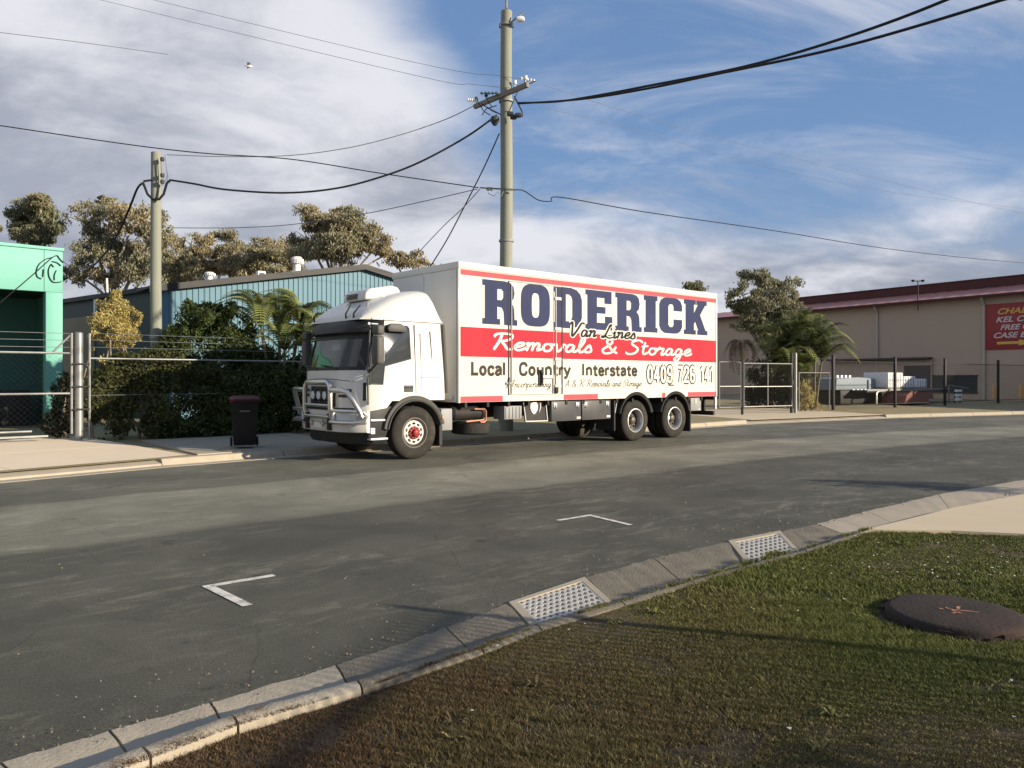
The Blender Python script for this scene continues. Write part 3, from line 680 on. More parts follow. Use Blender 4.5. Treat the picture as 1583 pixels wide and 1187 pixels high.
# printed bands (thin sheets) on the camera side
def plate(name, poly, off, mat, parent=box, th=0.0025, label=None):
    m2 = MB(); m2.prism(poly, -1.2455-off-th, -1.2455-off); o = build(name, m2, mat, parent, smooth=0)
    if label: o['label'] = label
    return o
def rect(x0, x1, z0, z1): return [(x0,z0),(x0,z1),(x1,z1),(x1,z0)]
plate('front_panel', rect(1.13, 1.125, 1.12, 4.0), 0, M['box_white'])
plate('printed_band', rect(1.135, 10.385, 2.06, 2.68), 0.001, M['red_print'], label='wide red band behind the white script')
plate('printed_band', rect(1.135, 10.385, 3.765, 3.875), 0.001, M['pink_print'], label='thin faded red stripe under the roof rail')
plate('printed_band', rect(1.135, 2.32, 1.105, 1.225), 0.001, M['pink_print'], label='short red stripe along the lower front edge')
plate('printed_band', rect(4.20, 5.38, 1.105, 1.225), 0.001, M['pink_print'], label='short red stripe behind the side door')
a3 = [p for p in arc(W3, 0.70, 1.105)]
st = [(7.93,1.105),(7.93,1.225)] + [(x, z+0.002) for x, z in reversed(a3) if z < 1.225 and x < W3] + [(x, z+0.002) for x, z in reversed(a3) if z < 1.225 and x > W3]
plate('printed_band', [(9.02,1.225),(10.385,1.225),(10.385,1.105),(9.0,1.105),(9.05,1.16)], 0.001, M['pink_print'], label='short red stripe along the lower rear edge')
plate('printed_band', [(7.90,1.105),(7.90,1.225),(8.05,1.225),(8.02,1.105)], 0.001, M['pink_print'], label='red stripe end between the rear wheels')
# roof cap, corner posts, rails
m2 = MB(); m2.box(1.10, 10.42, -1.262, 1.262, 3.89, 4.035); build('roof_rail', m2, M['white_paint'], truck, bevel=0.012)
m2 = MB(); m2.prism([(1.10,1.09),(1.10,3.889),(1.15,3.889),(1.15,1.09)], -1.262, -1.20); build('corner_post', m2, M['white_paint'], truck, bevel=0.006)
m2 = MB(); m2.prism([(10.36,1.09),(10.36,3.889),(10.42,3.889),(10.42,1.09)], -1.262, -1.20); build('corner_post', m2, M['white_paint'], truck, bevel=0.006)
m2 = MB(); m2.box(1.095, 1.118, -1.19, 1.19, 1.12, 3.88); build('front_wall', m2, M['box_front'], truck)
m2 = MB(); m2.box(1.06, 1.094, -1.10, 1.10, 1.16, 1.24); m2.box(1.07, 1.094, -0.03, 0.03, 1.26, 3.86); build('front_rib', m2, M['box_front'], truck)
# side door: seams, lock rods, hinges, handle
def rod(name, x, z0, z1, r, mat, y=-1.262):
    m2 = MB(); m2.tube([(x,y,z0),(x,y,z1)], r, 8); return build(name, m2, mat, box)
for x in (2.49, 4.145): plate('door_seam', rect(x-0.018, x+0.018, 1.235, 3.74), 0.006, M['chassis'])
plate('door_seam', rect(2.51, 4.126, 3.725, 3.742), 0.006, M['grey_paint'])
plate('door_seam', rect(2.51, 4.126, 1.235, 1.25), 0.006, M['grey_paint'])
rod('lock_rod', 2.565, 1.26, 3.66, 0.014, M['alloy_dull']); rod('lock_rod', 3.93, 1.26, 3.70, 0.016, M['alloy_dull'])
plate('door_edge', rect(3.86, 3.872, 1.26, 3.70), 0.006, M['grey_paint'])
for z in (1.42, 2.05, 2.75, 3.45):
    m2 = MB(); m2.box(3.90, 4.10, -1.276, -1.258, z-0.035, z+0.035); build('hinge', m2, M['box_white'], box, bevel=0.004)
m2 = MB(); m2.box(2.40, 2.60, -1.275, -1.258, 1.47, 1.52); m2.tube([(2.46,-1.285,1.40),(2.50,-1.285,1.62)], 0.015); build('door_latch', m2, M['grey_paint'], box, bevel=0.003)
m2 = MB(); m2.tube([(3.42,-1.268,1.78),(3.46,-1.30,1.72),(3.47,-1.30,1.52),(3.43,-1.268,1.46)], 0.02); m2.box(3.38,3.52,-1.266,-1.258,1.44,1.80); build('door_handle', m2, M['chassis'], box)
m2 = MB()
for a, b in (((3.55,1.60),(3.84,1.60)),((3.84,1.60),(3.84,1.26))): m2.tube([(a[0],-1.262,a[1]),(b[0],-1.262,b[1])], 0.010)
build('door_chain', m2, M['grey_paint'], box)
m2 = MB(); m2.box(3.90,3.99,-1.29,-1.258,1.26,1.40); build('lock_box', m2, M['chassis'], box, bevel=0.006)

# --- lettering
def flat(name, loops, u0, v0, su, sv, off, mat, label=None, shear=0.0, th=0.0015, plane=None, parent=None):
    cu = bpy.data.curves.new('outline', 'CURVE'); cu.dimensions = '2D'; cu.fill_mode = 'BOTH'; cu.extrude = th/2
    for lp in loops:
        s = cu.splines.new('POLY'); s.points.add(len(lp)-1); s.use_cyclic_u = True
        for pt, (u, v) in zip(s.points, lp): pt.co = (u0 + (u + shear*v)*su, v0 + v*sv, 0, 1)
    o = bpy.data.objects.new('tmp', cu); COL.objects.link(o)
    me = bpy.data.meshes.new_from_object(o.evaluated_get(bpy.context.evaluated_depsgraph_get()))
    bpy.data.objects.remove(o); bpy.data.curves.remove(cu)
    return seat(name, me, off, mat, label, plane, parent)
def seat(name, me, off, mat, label, plane=None, parent=None):
    for v in me.vertices:
        u, w, d = v.co
        v.co = (u, -1.2455 - off - d, w) if plane is None else plane(u, w, off + d)
    me.materials.clear(); ob = finish(name, me, mat, box if parent is None else parent, smooth=0)
    if label: ob['label'] = label
    return ob
def text(name, s, u0, v0, h, width, off, mat, label=None, shear=0.0, fat=0.0, plane=None, parent=None, space=1.0):
    """built-in typeface: cap height h, squeezed to the given width"""
    cu = bpy.data.curves.new('outline', 'FONT'); cu.body = s; cu.size = 1; cu.shear = shear; cu.offset = fat; cu.extrude = 0.0008; cu.space_character = space
    o = bpy.data.objects.new('tmp', cu); COL.objects.link(o)
    me = bpy.data.meshes.new_from_object(o.evaluated_get(bpy.context.evaluated_depsgraph_get()))
    bpy.data.objects.remove(o); bpy.data.curves.remove(cu)
    xs = [v.co.x for v in me.vertices]; x0, x1 = min(xs), max(xs)
    for v in me.vertices: v.co = (u0 + (v.co.x-x0)/(x1-x0)*width, v0 + v.co.y/0.70*h, v.co.z)
    return seat(name, me, off, mat, label, plane, parent)
def superell(cx, cy, rx, ry, p, n=36):
    out = []
    for k in range(n):
        q = 2*math.pi*k/n; c, s = math.cos(q), math.sin(q)
        out.append((cx + rx*math.copysign(abs(c)**(2/p), c), cy + ry*math.copysign(abs(s)**(2/p), s)))
    return out
SLAB = {
 'R': [[(0,0),(0,.13),(.07,.13),(.07,.87),(0,.87),(0,1),(.64,1),(.80,.97),(.89,.89),(.92,.74),(.89,.61),(.80,.53),(.88,.46),(.91,.36),(.92,.13),(1,.13),(1,0),(.62,0),(.60,.30),(.55,.39),(.42,.41),(.42,.13),(.50,.13),(.50,0)],
       [(.42,.56),(.42,.81),(.54,.81),(.59,.76),(.59,.62),(.54,.56)]],
 'O': [superell(.5,.5,.5,.5,3.4), superell(.5,.5,.13,.29,3.4,24)],
 'D': [[(0,0),(0,.13),(.07,.13),(.07,.87),(0,.87),(0,1),(.60,1),(.80,.96),(.94,.86),(1,.72),(1,.28),(.94,.14),(.80,.04),(.60,0)],
       [(.42,.17),(.42,.83),(.54,.83),(.62,.78),(.65,.70),(.65,.30),(.62,.22),(.54,.17)]],
 'E': [[(0,0),(0,.13),(.07,.13),(.07,.87),(0,.87),(0,1),(.97,1),(.97,.68),(.70,.68),(.70,.82),(.42,.82),(.42,.59),(.74,.59),(.74,.42),(.42,.42),(.42,.18),(.72,.18),(.72,.35),(1,.35),(1,0)]],
 'I': [[(0,0),(0,.13),(.13,.13),(.13,.87),(0,.87),(0,1),(1,1),(1,.87),(.87,.87),(.87,.13),(1,.13),(1,0)]],
 'C': [[(1,.64),(1,.80),(.93,.92),(.80,.99),(.66,1),(.34,1),(.20,.99),(.07,.92),(0,.80),(0,.20),(.07,.08),(.20,.01),(.34,0),(.66,0),(.80,.01),(.93,.08),(1,.20),(1,.40),(.62,.40),(.62,.24),(.57,.18),(.45,.18),(.39,.24),(.39,.76),(.45,.82),(.57,.82),(.62,.76),(.62,.64)]],
 'K': [[(0,0),(0,.13),(.07,.13),(.07,.87),(0,.87),(0,1),(.50,1),(.50,.87),(.42,.87),(.42,.62),(.58,.87),(.52,.87),(.52,1),(.97,1),(.97,.87),(.90,.87),(.68,.58),(.92,.13),(1,.13),(1,0),(.56,0),(.56,.13),(.60,.13),(.47,.38),(.42,.30),(.42,.13),(.50,.13),(.50,0)]]}
zp = lambda x: 690 + x/3.681
for ch, a, b in (('R',205,404),('O',424,590),('D',612,772),('E',792,945),('R',962,1112),('I',1124,1202),('C',1212,1342),('K',1352,1486)):
    u0 = side(zp(a), 480)[0]; u1 = side(zp(b), 480)[0]; k = (u0-1.7)/8.2
    flat('letter', SLAB[ch], u0, 2.765 + 0.06*k, u1-u0, 0.955, 0.003, M['navy_print'], label='big navy slab letter ' + ch)
GL = {  # brush script: strokes as centre lines, width of the glyph
 'R': ([[(.12,.78),(.22,.95),(.52,1),(.80,.93),(.80,.72),(.60,.58),(.40,.55)],[(.42,.97),(.34,.5),(.18,0)],[(.42,.55),(.58,.30),(.72,.06),(.92,.08)]], .92),
 'e': ([[(.05,.20),(.28,.27),(.42,.40),(.33,.50),(.15,.40),(.08,.18),(.20,.02),(.40,.08),(.54,.20)]], .50),
 'm': ([[(0,.40),(.10,.48),(.11,.30),(.05,0)],[(.08,.25),(.24,.48),(.33,.40),(.27,0)],[(.29,.25),(.46,.48),(.56,.40),(.51,.06),(.70,.15)]], .68),
 'o': ([[(.35,.46),(.15,.45),(.06,.22),(.18,.02),(.36,.08),(.43,.30),(.33,.47),(.52,.42)]], .50),
 'v': ([[(0,.42),(.10,.48),(.14,.20),(.21,.02),(.36,.20),(.42,.46),(.55,.42)]], .50),
 'a': ([[(.40,.42),(.20,.48),(.06,.22),(.14,.02),(.30,.10),(.42,.45)],[(.42,.46),(.38,.10),(.47,.03),(.60,.15)]], .56),
 'l': ([[(.02,.12),(.25,.60),(.30,.92),(.18,.95),(.10,.50),(.12,.08),(.22,.02),(.38,.15)]], .34),
 's': ([[(0,.10),(.20,.48),(.30,.30),(.32,.10),(.15,.02),(.02,.08)]], .40),
 '&': ([[(.78,.48),(.58,.08),(.26,0),(.12,.22),(.35,.50),(.55,.76),(.44,.98),(.28,.85),(.36,.60),(.60,.22),(.88,.02)]], .92),
 'S': ([[(.88,.84),(.66,1),(.36,.90),(.30,.70),(.50,.55),(.65,.35),(.50,.08),(.20,0),(0,.12)]], .86),
 't': ([[(.15,.90),(.08,.30),(.14,.03),(.36,.15)],[(-.04,.56),(.34,.62)]], .36),
 'r': ([[(0,.30),(.12,.54),(.20,.45),(.36,.47),(.26,.10),(.34,.02),(.48,.15)]], .46),
 'g': ([[(.40,.42),(.20,.48),(.06,.22),(.14,.04),(.30,.10),(.42,.45)],[(.42,.46),(.36,-.10),(.20,-.38),(.02,-.30),(.20,-.06),(.55,.15)]], .53),
 'V': ([[(0,.86),(.14,1),(.20,.5),(.26,0),(.50,.40),(.74,.95),(.95,.93)]], .78),
 'n': ([[(0,.40),(.10,.48),(.11,.30),(.05,0)],[(.08,.25),(.27,.48),(.38,.40),(.33,.05),(.52,.15)]], .50),
 'L': ([[(.42,.78),(.60,.98),(.50,.90),(.30,.30),(.14,.02),(.03,.10),(.25,.12),(.55,0),(.88,.08)]], .80),
 'i': ([[(.02,.30),(.12,.48),(.10,.10),(.18,.02),(.32,.15)],[(.155,.64),(.185,.72)]], .30),
 'I': ([[(.05,.80),(.30,1),(.55,.95)],[(.34,.97),(.24,.4),(.10,.0),(-.05,.08)]], .48),
 'c': ([[(.38,.42),(.22,.49),(.06,.24),(.16,.02),(.34,.06),(.48,.18)]], .46),
 'p': ([[(.06,.48),(.0,.0),(-.06,-.40)],[(.04,.30),(.24,.49),(.38,.36),(.28,.06),(.08,.06)],[(.28,.06),(.50,.16)]], .48),
 'd': ([[(.40,.42),(.20,.48),(.06,.22),(.14,.02),(.30,.10),(.44,.5),(.50,.95)],[(.46,.55),(.38,.10),(.47,.03),(.60,.15)]], .56),
 'A': ([[(0,.0),(.25,.5),(.52,1)],[(.52,1),(.50,.5),(.55,0)],[(.15,.35),(.62,.40)]], .70)}
PRN = {
 'L': ([[(.08,1),(.08,0)],[(.0,.07),(.44,.07)]], .50), 'I': ([[(.08,1),(.08,0)]], .26), 'l': ([[(.08,1),(.08,0)]], .24),
 'o': ([[(.22+.155*math.sin(2*math.pi*k/12), .34+.30*math.cos(2*math.pi*k/12)) for k in range(13)]], .50),
 'c': ([[(.38,.47),(.32,.62),(.21,.65),(.10,.56),(.07,.34),(.10,.12),(.21,.03),(.32,.06),(.38,.20)]], .46),
 'a': ([[(.07,.50),(.12,.62),(.22,.65),(.33,.59),(.37,.45),(.37,0)],[(.37,.40),(.17,.34),(.08,.20),(.11,.06),(.20,.03),(.37,.14)]], .50),
 'C': ([[(.46,.68),(.40,.90),(.27,.96),(.13,.88),(.07,.68),(.07,.32),(.13,.10),(.27,.03),(.40,.10),(.46,.32)]], .56),
 'u': ([[(.08,.67),(.08,.22),(.13,.07),(.22,.04),(.37,.15)],[(.38,.67),(.38,0)]], .52),
 'n': ([[(.08,.67),(.08,0)],[(.08,.52),(.20,.64),(.32,.61),(.38,.46),(.38,0)]], .52),
 't': ([[(.14,.88),(.14,.16),(.20,.04),(.31,.05)],[(0,.61),(.31,.61)]], .36), 'r': ([[(.08,.67),(.08,0)],[(.08,.44),(.16,.60),(.31,.63)]], .36),
 'y': ([[(.03,.67),(.21,.06)],[(.40,.67),(.22,.02),(.14,-.18),(.02,-.22)]], .46),
 'e': ([[(.08,.35),(.37,.36),(.36,.50),(.29,.62),(.21,.65),(.10,.56),(.07,.34),(.11,.11),(.22,.03),(.33,.06),(.39,.17)]], .48),
 's': ([[(.36,.49),(.30,.61),(.19,.65),(.09,.57),(.09,.44),(.20,.36),(.34,.26),(.35,.11),(.24,.03),(.12,.04),(.05,.16)]], .44),
 '0': ([[(.21+.15*math.sin(2*math.pi*k/14), .5+.44*math.cos(2*math.pi*k/14)) for k in range(15)]], .50),
 '4': ([[(.27,.98),(.05,.33)],[(.0,.30),(.42,.30)],[(.31,.98),(.31,0)]], .50),
 '9': ([[(.36,.72),(.30,.91),(.21,.95),(.10,.89),(.06,.72),(.10,.54),(.20,.48),(.30,.53),(.36,.70),(.36,.40),(.32,.12),(.21,.05),(.08,.12)]], .50),
 '6': ([[(.06,.28),(.12,.09),(.21,.05),(.32,.11),(.36,.28),(.32,.46),(.22,.52),(.12,.47),(.06,.30),(.06,.60),(.10,.88),(.21,.95),(.34,.88)]], .50),
 '7': ([[(.02,.93),(.40,.93)],[(.36,.92),(.22,.5),(.15,0)]], .47),
 '2': ([[(.06,.74),(.10,.90),(.21,.95),(.33,.89),(.36,.74),(.30,.55),(.10,.20),(.05,.08)],[(.0,.06),(.40,.06)]], .50),
 '1': ([[(.05,.76),(.20,.94)],[(.21,.99),(.21,0)]], .36),
 'M': ([[(.06,0),(.06,1)],[(.06,1),(.3,.3)],[(.3,.3),(.54,1)],[(.54,1),(.54,0)]], .66), 'b': ([[(.08,1),(.08,0)],[(.08,.5),(.22,.64),(.36,.5),(.36,.16),(.22,.03),(.08,.14)]], .5), 'i': ([[(.08,.67),(.08,0)],[(.08,.88),(.08,.98)]], .24)}
def crom(pts, n=6):
    P_ = [Vector((*pts[0],0))] + [Vector((*p,0)) for p in pts] + [Vector((*pts[-1],0))]; out = []
    for i in range(1, len(P_)-2):
        for k in range(n):
            t = k/n; a, b, c, d = P_[i-1], P_[i], P_[i+1], P_[i+2]
            out.append(0.5*((2*b)+(c-a)*t+(2*a-5*b+4*c-d)*t*t+(3*b-a-3*c+d)*t**3))
    out.append(P_[-2]); return out
def script(name, s, u0, v0, h, width, w, off, mat, label, shear=0.22, rise=0.0, GL=GL, flatw=False):
    tot = sum(0.36 if c == ' ' else GL[c][1] for c in s); sx = width/tot; cur = 0; layer = 0; first = True
    for c in s:
        if c == ' ': cur += 0.36; continue
        m2 = MB()
        for stk in GL[c][0]:
            pts = [Vector((u0 + (cur + p.x)*sx + shear*p.y*h, v0 + p.y*h + rise*(cur + p.x)/tot, 0)) for p in crom(stk)]
            n = len(pts); rows = []
            for i, p in enumerate(pts):
                d = pts[min(i+1, n-1)] - pts[max(i-1, 0)]; d = d.normalized() if d.length > 1e-9 else Vector((1,0,0)); q = Vector((-d.y, d.x, 0))
                ww = w if flatw else w*(0.55 + 0.45*abs(q.x))*(0.55 if i in (0, n-1) else 1.0)
                yy = -1.2455 - off - layer*0.00012
                rows.append([(p.x+q.x*ww, yy, p.y+q.y*ww), (p.x-q.x*ww, yy, p.y-q.y*ww)])
            m2.grid(rows); layer += 1
        cur += GL[c][1]
        o = build(name, m2, mat, box, smooth=0); o['label'] = label + ', letter ' + c
script('script_letter', 'Removals & Storage', 1.92, 2.22, 0.36, 7.25, 0.040, 0.006, M['white_print'], 'white brush script reading Removals & Storage', rise=0.0)
script('script_letter', 'Van Lines', 4.34, 2.60, 0.33, 2.45, 0.070, 0.010, M['white_print'], 'white edging around the script Van Lines')
script('script_letter', 'Van Lines', 4.34, 2.60, 0.33, 2.45, 0.032, 0.016, M['black_print'], 'dark script reading Van Lines')
for s, a, b_ in (('Local', 1.44, 2.43), ('Country', 2.80, 4.44), ('Interstate', 4.82, 6.89)):
    script('word_letter', s, a, 1.675, 0.275, b_-a, 0.034, 0.003, M['brown_print'], 'dark condensed word ' + s, 0.0, GL=PRN, flatw=True)
script('phone_digit', '0409 726 141', 7.27, 1.49, 0.45, 3.02, 0.074, 0.003, M['black_print'], 'black outline of the phone number', 0.0, GL=PRN, flatw=True)
script('phone_digit', '0409 726 141', 7.27, 1.49, 0.45, 3.02, 0.040, 0.008, M['white_print'], 'white fill of the phone number', 0.0, GL=PRN, flatw=True)
script('script_letter', 'Incorporating', 2.56, 1.40, 0.17, 1.22, 0.008, 0.003, M['brown_print'], 'small faded script reading Incorporating')
script('script_letter', 'A & R Removals and Storage', 4.24, 1.40, 0.17, 2.80, 0.008, 0.003, M['brown_print'], 'small faded script reading A & R Removals and Storage')
script('word_letter', 'Mobile', 8.15, 1.40, 0.045, 0.26, 0.006, 0.003, M['brown_print'], 'tiny faded word under the phone number', 0.0, GL=PRN, flatw=True)

# --- cab
ZL = [0.98, 1.10, 1.30, 1.55, 1.74, 1.80, 2.02, 2.26, 2.46, 2.56, 2.68, 2.76]
def xf(z):                      # front face at the middle of the cab
    if z < 1.74: return -1.33 + 0.02*(z-0.98)
    return -1.315 + 0.30*((z-1.74)/1.02)**1.15
def cab_plan(z):
    hw = 1.235 - 0.02*max(0, z-1.8); x0 = xf(z); pts = []
    for k in range(-14, 15):                    # front face and rounded corners
        t = k/14; y = hw*math.copysign(abs(t)**0.86, t); pts.append((x0 + 0.36*abs(t)**3.4, y, z))
    return pts[::-1]
rows = []
for z in ZL:
    p = cab_plan(z); hw = p[0][1]
    rear = 0.80 - 0.10*max(0, (z-1.4)/1.36)
    back = [(-0.62,-hw),(-0.50,-hw),(-0.2,-hw),(0.3,-hw),(rear-0.05,-hw),(rear,-hw+0.05),(rear,0),(rear,hw-0.05),(rear-0.05,hw),(0.3,hw),(-0.2,hw),(-0.50,hw),(-0.62,hw)]
    cut = lambda x: 0.98 if x < -0.7 else (1.03 if x < -0.6 else 1.165)
    rows.append(p + [(x, y, max(z, cut(x) if x < 0.7 else 1.165)) for x, y in back])
n = len(rows[0]); m2 = MB(); V = [q for r in rows for q in r]; Fc = []
WS = range(2, 26)              # columns of the windscreen opening
for i in range(len(rows)-1):
    for j in range(n):
        if 5 <= i <= 7 and j in WS: continue
        Fc.append((i*n+j, i*n+(j+1) % n, (i+1)*n+(j+1) % n, (i+1)*n+j))
Fc.append(tuple(range((len(rows)-1)*n, len(rows)*n)))
# wheel arch is cut from the lower side with a panel edge (the guard covers it); floor closes the shell
Fc.append(tuple(range(n))[::-1]); m2.add(V, Fc)
cab = build('cab', m2, M['white_paint'], truck, smooth=50)
# windscreen glass, black surround
g = MB(); g.grid([[Vector(rows[i][j]) + Vector((-0.004,0,0)) for j in range(WS[0], WS[-1]+2)] for i in range(5, 9)])
build('windscreen', g, M['windscreen'], cab, smooth=60)
m2 = MB()
def rim_strip(idx_rows, cols, o1):
    m2.grid([[Vector(rows[i][j]) + Vector((-o1,0,0)) for j in cols] for i in idx_rows])
def lerprow(i, f): return [Vector(a).lerp(Vector(b), f) for a, b in zip(rows[i], rows[i+1])]
c_all = range(WS[0]-1, WS[-1]+3)
def off(p, o=0.010): 
    p = Vector(p); nn = Vector((-1, p.y*0.55, 0)).normalized(); return p + nn*o
m2.grid([[off(q[j]) for j in c_all] for q in (lerprow(4, 0.35), rows[5], lerprow(5, 0.12))])
m2.grid([[off(q[j]) for j in c_all] for q in (lerprow(7, 0.55), rows[8], rows[9])])
for cc in ((WS[0]-1, WS[0], WS[0]+1), (WS[-1], WS[-1]+1, WS[-1]+2)):
    m2.grid([[off(rows[i][j], 0.008) for j in cc] for i in range(5, 9)])
build('windscreen_surround', m2, M['black_plastic'], cab, smooth=50)
# interior
m2 = MB(); m2.box(-1.10,-0.72,-1.08,1.08,1.45,1.76); build('dashboard', m2, M['black_plastic'], cab, bevel=0.05)
for y in (-0.62, 0.62):
    m2 = MB(); m2.box(-0.30,0.20,y-0.25,y+0.25,1.40,1.58); m2.prism([(0.10,1.55),(0.28,1.55),(0.36,2.22),(0.22,2.24)], y-0.24, y+0.24); m2.prism([(0.22,2.26),(0.34,2.26),(0.36,2.42),(0.26,2.42)], y-0.13, y+0.13)
    build('seat', m2, M['seat_cloth'], cab, bevel=0.04)
m2 = MB(); m2.lathe([(0.20,-0.015),(0.235,0),(0.20,0.015),(0.20,-0.015)], (0,0,0), 'x', 28); m2.box(-0.01,0.01,-0.2,0.2,-0.02,0.02)
sw = build('steering_wheel', m2, M['black_plastic'], cab); sw.location = (-0.60,0.62,1.88); sw.rotation_euler = (0, R(-35), 0)
m2 = MB(); m2.grid([[(0.50, -1.1 + 2.2*k/40, z) if k % 2 else (0.55, -1.1 + 2.2*k/40, z) for k in range(41)] for z in (1.3, 2.55)]); build('sleeper_curtain', m2, M['curtain'], cab)
m2 = MB(); m2.box(-0.86,-0.84,0.15,0.5,2.18,2.30); build('rear_mirror', m2, M['lens'], cab, bevel=0.01)
# side window, door seams, handle
m2 = MB(); yw = -1.2295
win = [(-0.89,2.56),(-0.80,2.61),(-0.16,2.63),(-0.11,2.58),(-0.07,1.99),(-0.67,1.84),(-0.71,1.49),(-1.00,1.50),(-0.99,1.75)]
m2.prism(win, -1.2405, -1.225); build('side_window', m2, M['dark_glass'], cab, bevel=0.003)
m3 = MB()
def loopstrip(mb, poly, w, y0, y1):
    n = len(poly); c = Vector((sum(p[0] for p in poly)/n, 0, sum(p[1] for p in poly)/n))
    for a, b in zip(poly, poly[1:] + poly[:1]):
        d = Vector((b[0]-a[0], 0, b[1]-a[1])).normalized(); nn = Vector((-d.z, 0, d.x))*w/2
        A, B = Vector((a[0],0,a[1])) - d*w*0.3, Vector((b[0],0,b[1])) + d*w*0.3
        q = [A+nn, B+nn, B-nn, A-nn]; mb.add([(p.x, y0, p.z) for p in q] + [(p.x, y1, p.z) for p in q], [(0,1,2,3),(7,6,5,4),(0,1,5,4),(1,2,6,5),(2,3,7,6),(3,0,4,7)])
loopstrip(m3, win, 0.022, -1.2445, -1.226); build('window_seal', m3, M['black_plastic'], cab, smooth=0)
def seam(pts, w=0.014, y=-1.2385):
    m2 = MB()
    for a, b in zip(pts, pts[1:]):
        d = Vector((b[0]-a[0],0,b[1]-a[1])).normalized(); nn = Vector((-d.z,0,d.x))*w/2; A, B = Vector((a[0],0,a[1])), Vector((b[0],0,b[1]))
        q = [A+nn,B+nn,B-nn,A-nn]; m2.add([(p.x,y,p.z) for p in q]+[(p.x,-1.20,p.z) for p in q], [(0,1,2,3),(0,1,5,4),(1,2,6,5),(2,3,7,6),(3,0,4,7)])
    return build('panel_seam', m2, M['grey_plastic'], cab, smooth=0)
seam([(0.02,2.66),(0.06,1.30)]); seam([(-1.02,1.10),(-1.03,1.62)], 0.016); seam([(-0.98,2.60),(-1.03,1.74)], 0.016); seam([(-1.10,1.66),(-1.00,1.68)], 0.02)
seam([(0.40,2.55),(0.45,1.98)], 0.012)
seam([(0.16,1.62),(0.62,1.62)], 0.008); seam([(0.16,2.5),(0.20,1.30)], 0.006)
m2 = MB(); m2.box(-0.22,-0.01,-1.250,-1.236,1.335,1.465); build('door_handle', m2, M['grey_plastic'], cab, bevel=0.008)
m2 = MB(); m2.box(-0.215,-0.03,-1.262,-1.2505,1.41,1.44); build('handle_grip', m2, M['black_plastic'], cab, bevel=0.004)
m2 = MB(); m2.tube([(0.74,-1.20,2.70),(0.80,-1.19,1.9),(0.86,-1.17,1.3)], 0.045, 10); build('rear_gap_seal', m2, M['grey_plastic'], cab)
# roof fairing
HX = [(-1.08,2.765),(-1.0,2.86),(-0.86,2.98),(-0.65,3.11),(-0.40,3.235),(-0.10,3.335),(0.15,3.385),(0.36,3.41),(0.44,3.40),(0.52,3.27),(0.62,2.99),(0.69,2.78)]
rows2 = []
for x, H in HX:
    wd = 1.235 - 0.24*max(0, (-0.55-x)/0.55)**1.3; q = []
    for k in range(33):
        a = math.pi*k/32; cy, sz = math.cos(a), math.sin(a)
        q.append((x, wd*math.copysign(abs(cy)**0.36, cy), 2.735 + (H-2.735)*abs(sz)**0.5))
    rows2.append(q)
m2 = MB(); m2.grid(rows2); m2.f.append(tuple(range(33))); m2.f.append(tuple(range(11*33, 12*33))[::-1]); build('roof_fairing', m2, M['white_paint'], cab, smooth=50)
m2 = MB(); m2.box(-0.95,0.70,-1.252,-1.20,2.722,2.752); build('roof_gutter', m2, M['white_paint'], cab, bevel=0.008)
m2 = MB(); m2.prism([(-0.62,3.18),(-0.60,3.33),(-0.50,3.42),(0.02,3.52),(0.18,3.50),(0.26,3.38),(0.26,3.28)], -0.42, 0.48); ac = build('air_conditioner', m2, M['white_paint'], cab, bevel=0.05, segs=3)
m2 = MB()
for k in range(4): m2.box(-0.635,-0.610, -0.12, 0.3, 3.22+0.03*k, 3.235+0.03*k)
build('vent_slot', m2, M['grey_plastic'], ac, smooth=0)
m2 = MB(); m2.tube([(-0.87,-0.93,2.98),(-0.87,-0.95,3.08)], 0.025); build('roof_lamp', m2, M['alloy_dull'], cab)
for y0, y1, z1 in ((-0.72,-0.86,3.02),(0.86,0.86,2.98),(-0.45,-0.50,3.06)):
    m2 = MB(); m2.tube([(-1.05,y0,2.72),(-1.08,(y0+y1)/2,2.86),(-0.98,y1,z1)], [0.02,0.018,0.012]); build('antenna', m2, M['black_plastic'], cab)
# sun visor
m2 = MB(); rv = []
for z, o in ((2.72,0.03),(2.735,0.05),(2.715,0.10),(2.60,0.17),(2.50,0.20),(2.485,0.19),(2.50,0.17),(2.60,0.13),(2.70,0.04)):
    r_ = []
    for k in range(-14, 15):
        t = k/14; y = 1.25*math.copysign(abs(t)**0.86, t); x = -1.02 + 0.34*abs(t)**3.4; sc = 1-0.75*abs(t)**6
        r_.append((x - o*sc, y + math.copysign(o*0.25*abs(t)**3, t), z))
    rv.append(r_)
m2.grid(rv); m2.grid([rv[-1], rv[0]]); vis = build('sun_visor', m2, M['black_plastic'], cab, smooth=50)
m2 = MB(); m2.lathe([(0,-0.02),(0.025,-0.018),(0.03,0)], (-1.02,-1.245,2.64), 'y', 14); m2.box(-0.97,-0.83,-1.262,-1.25,2.632,2.652); build('marker_lamp', m2, M['lens'], vis)
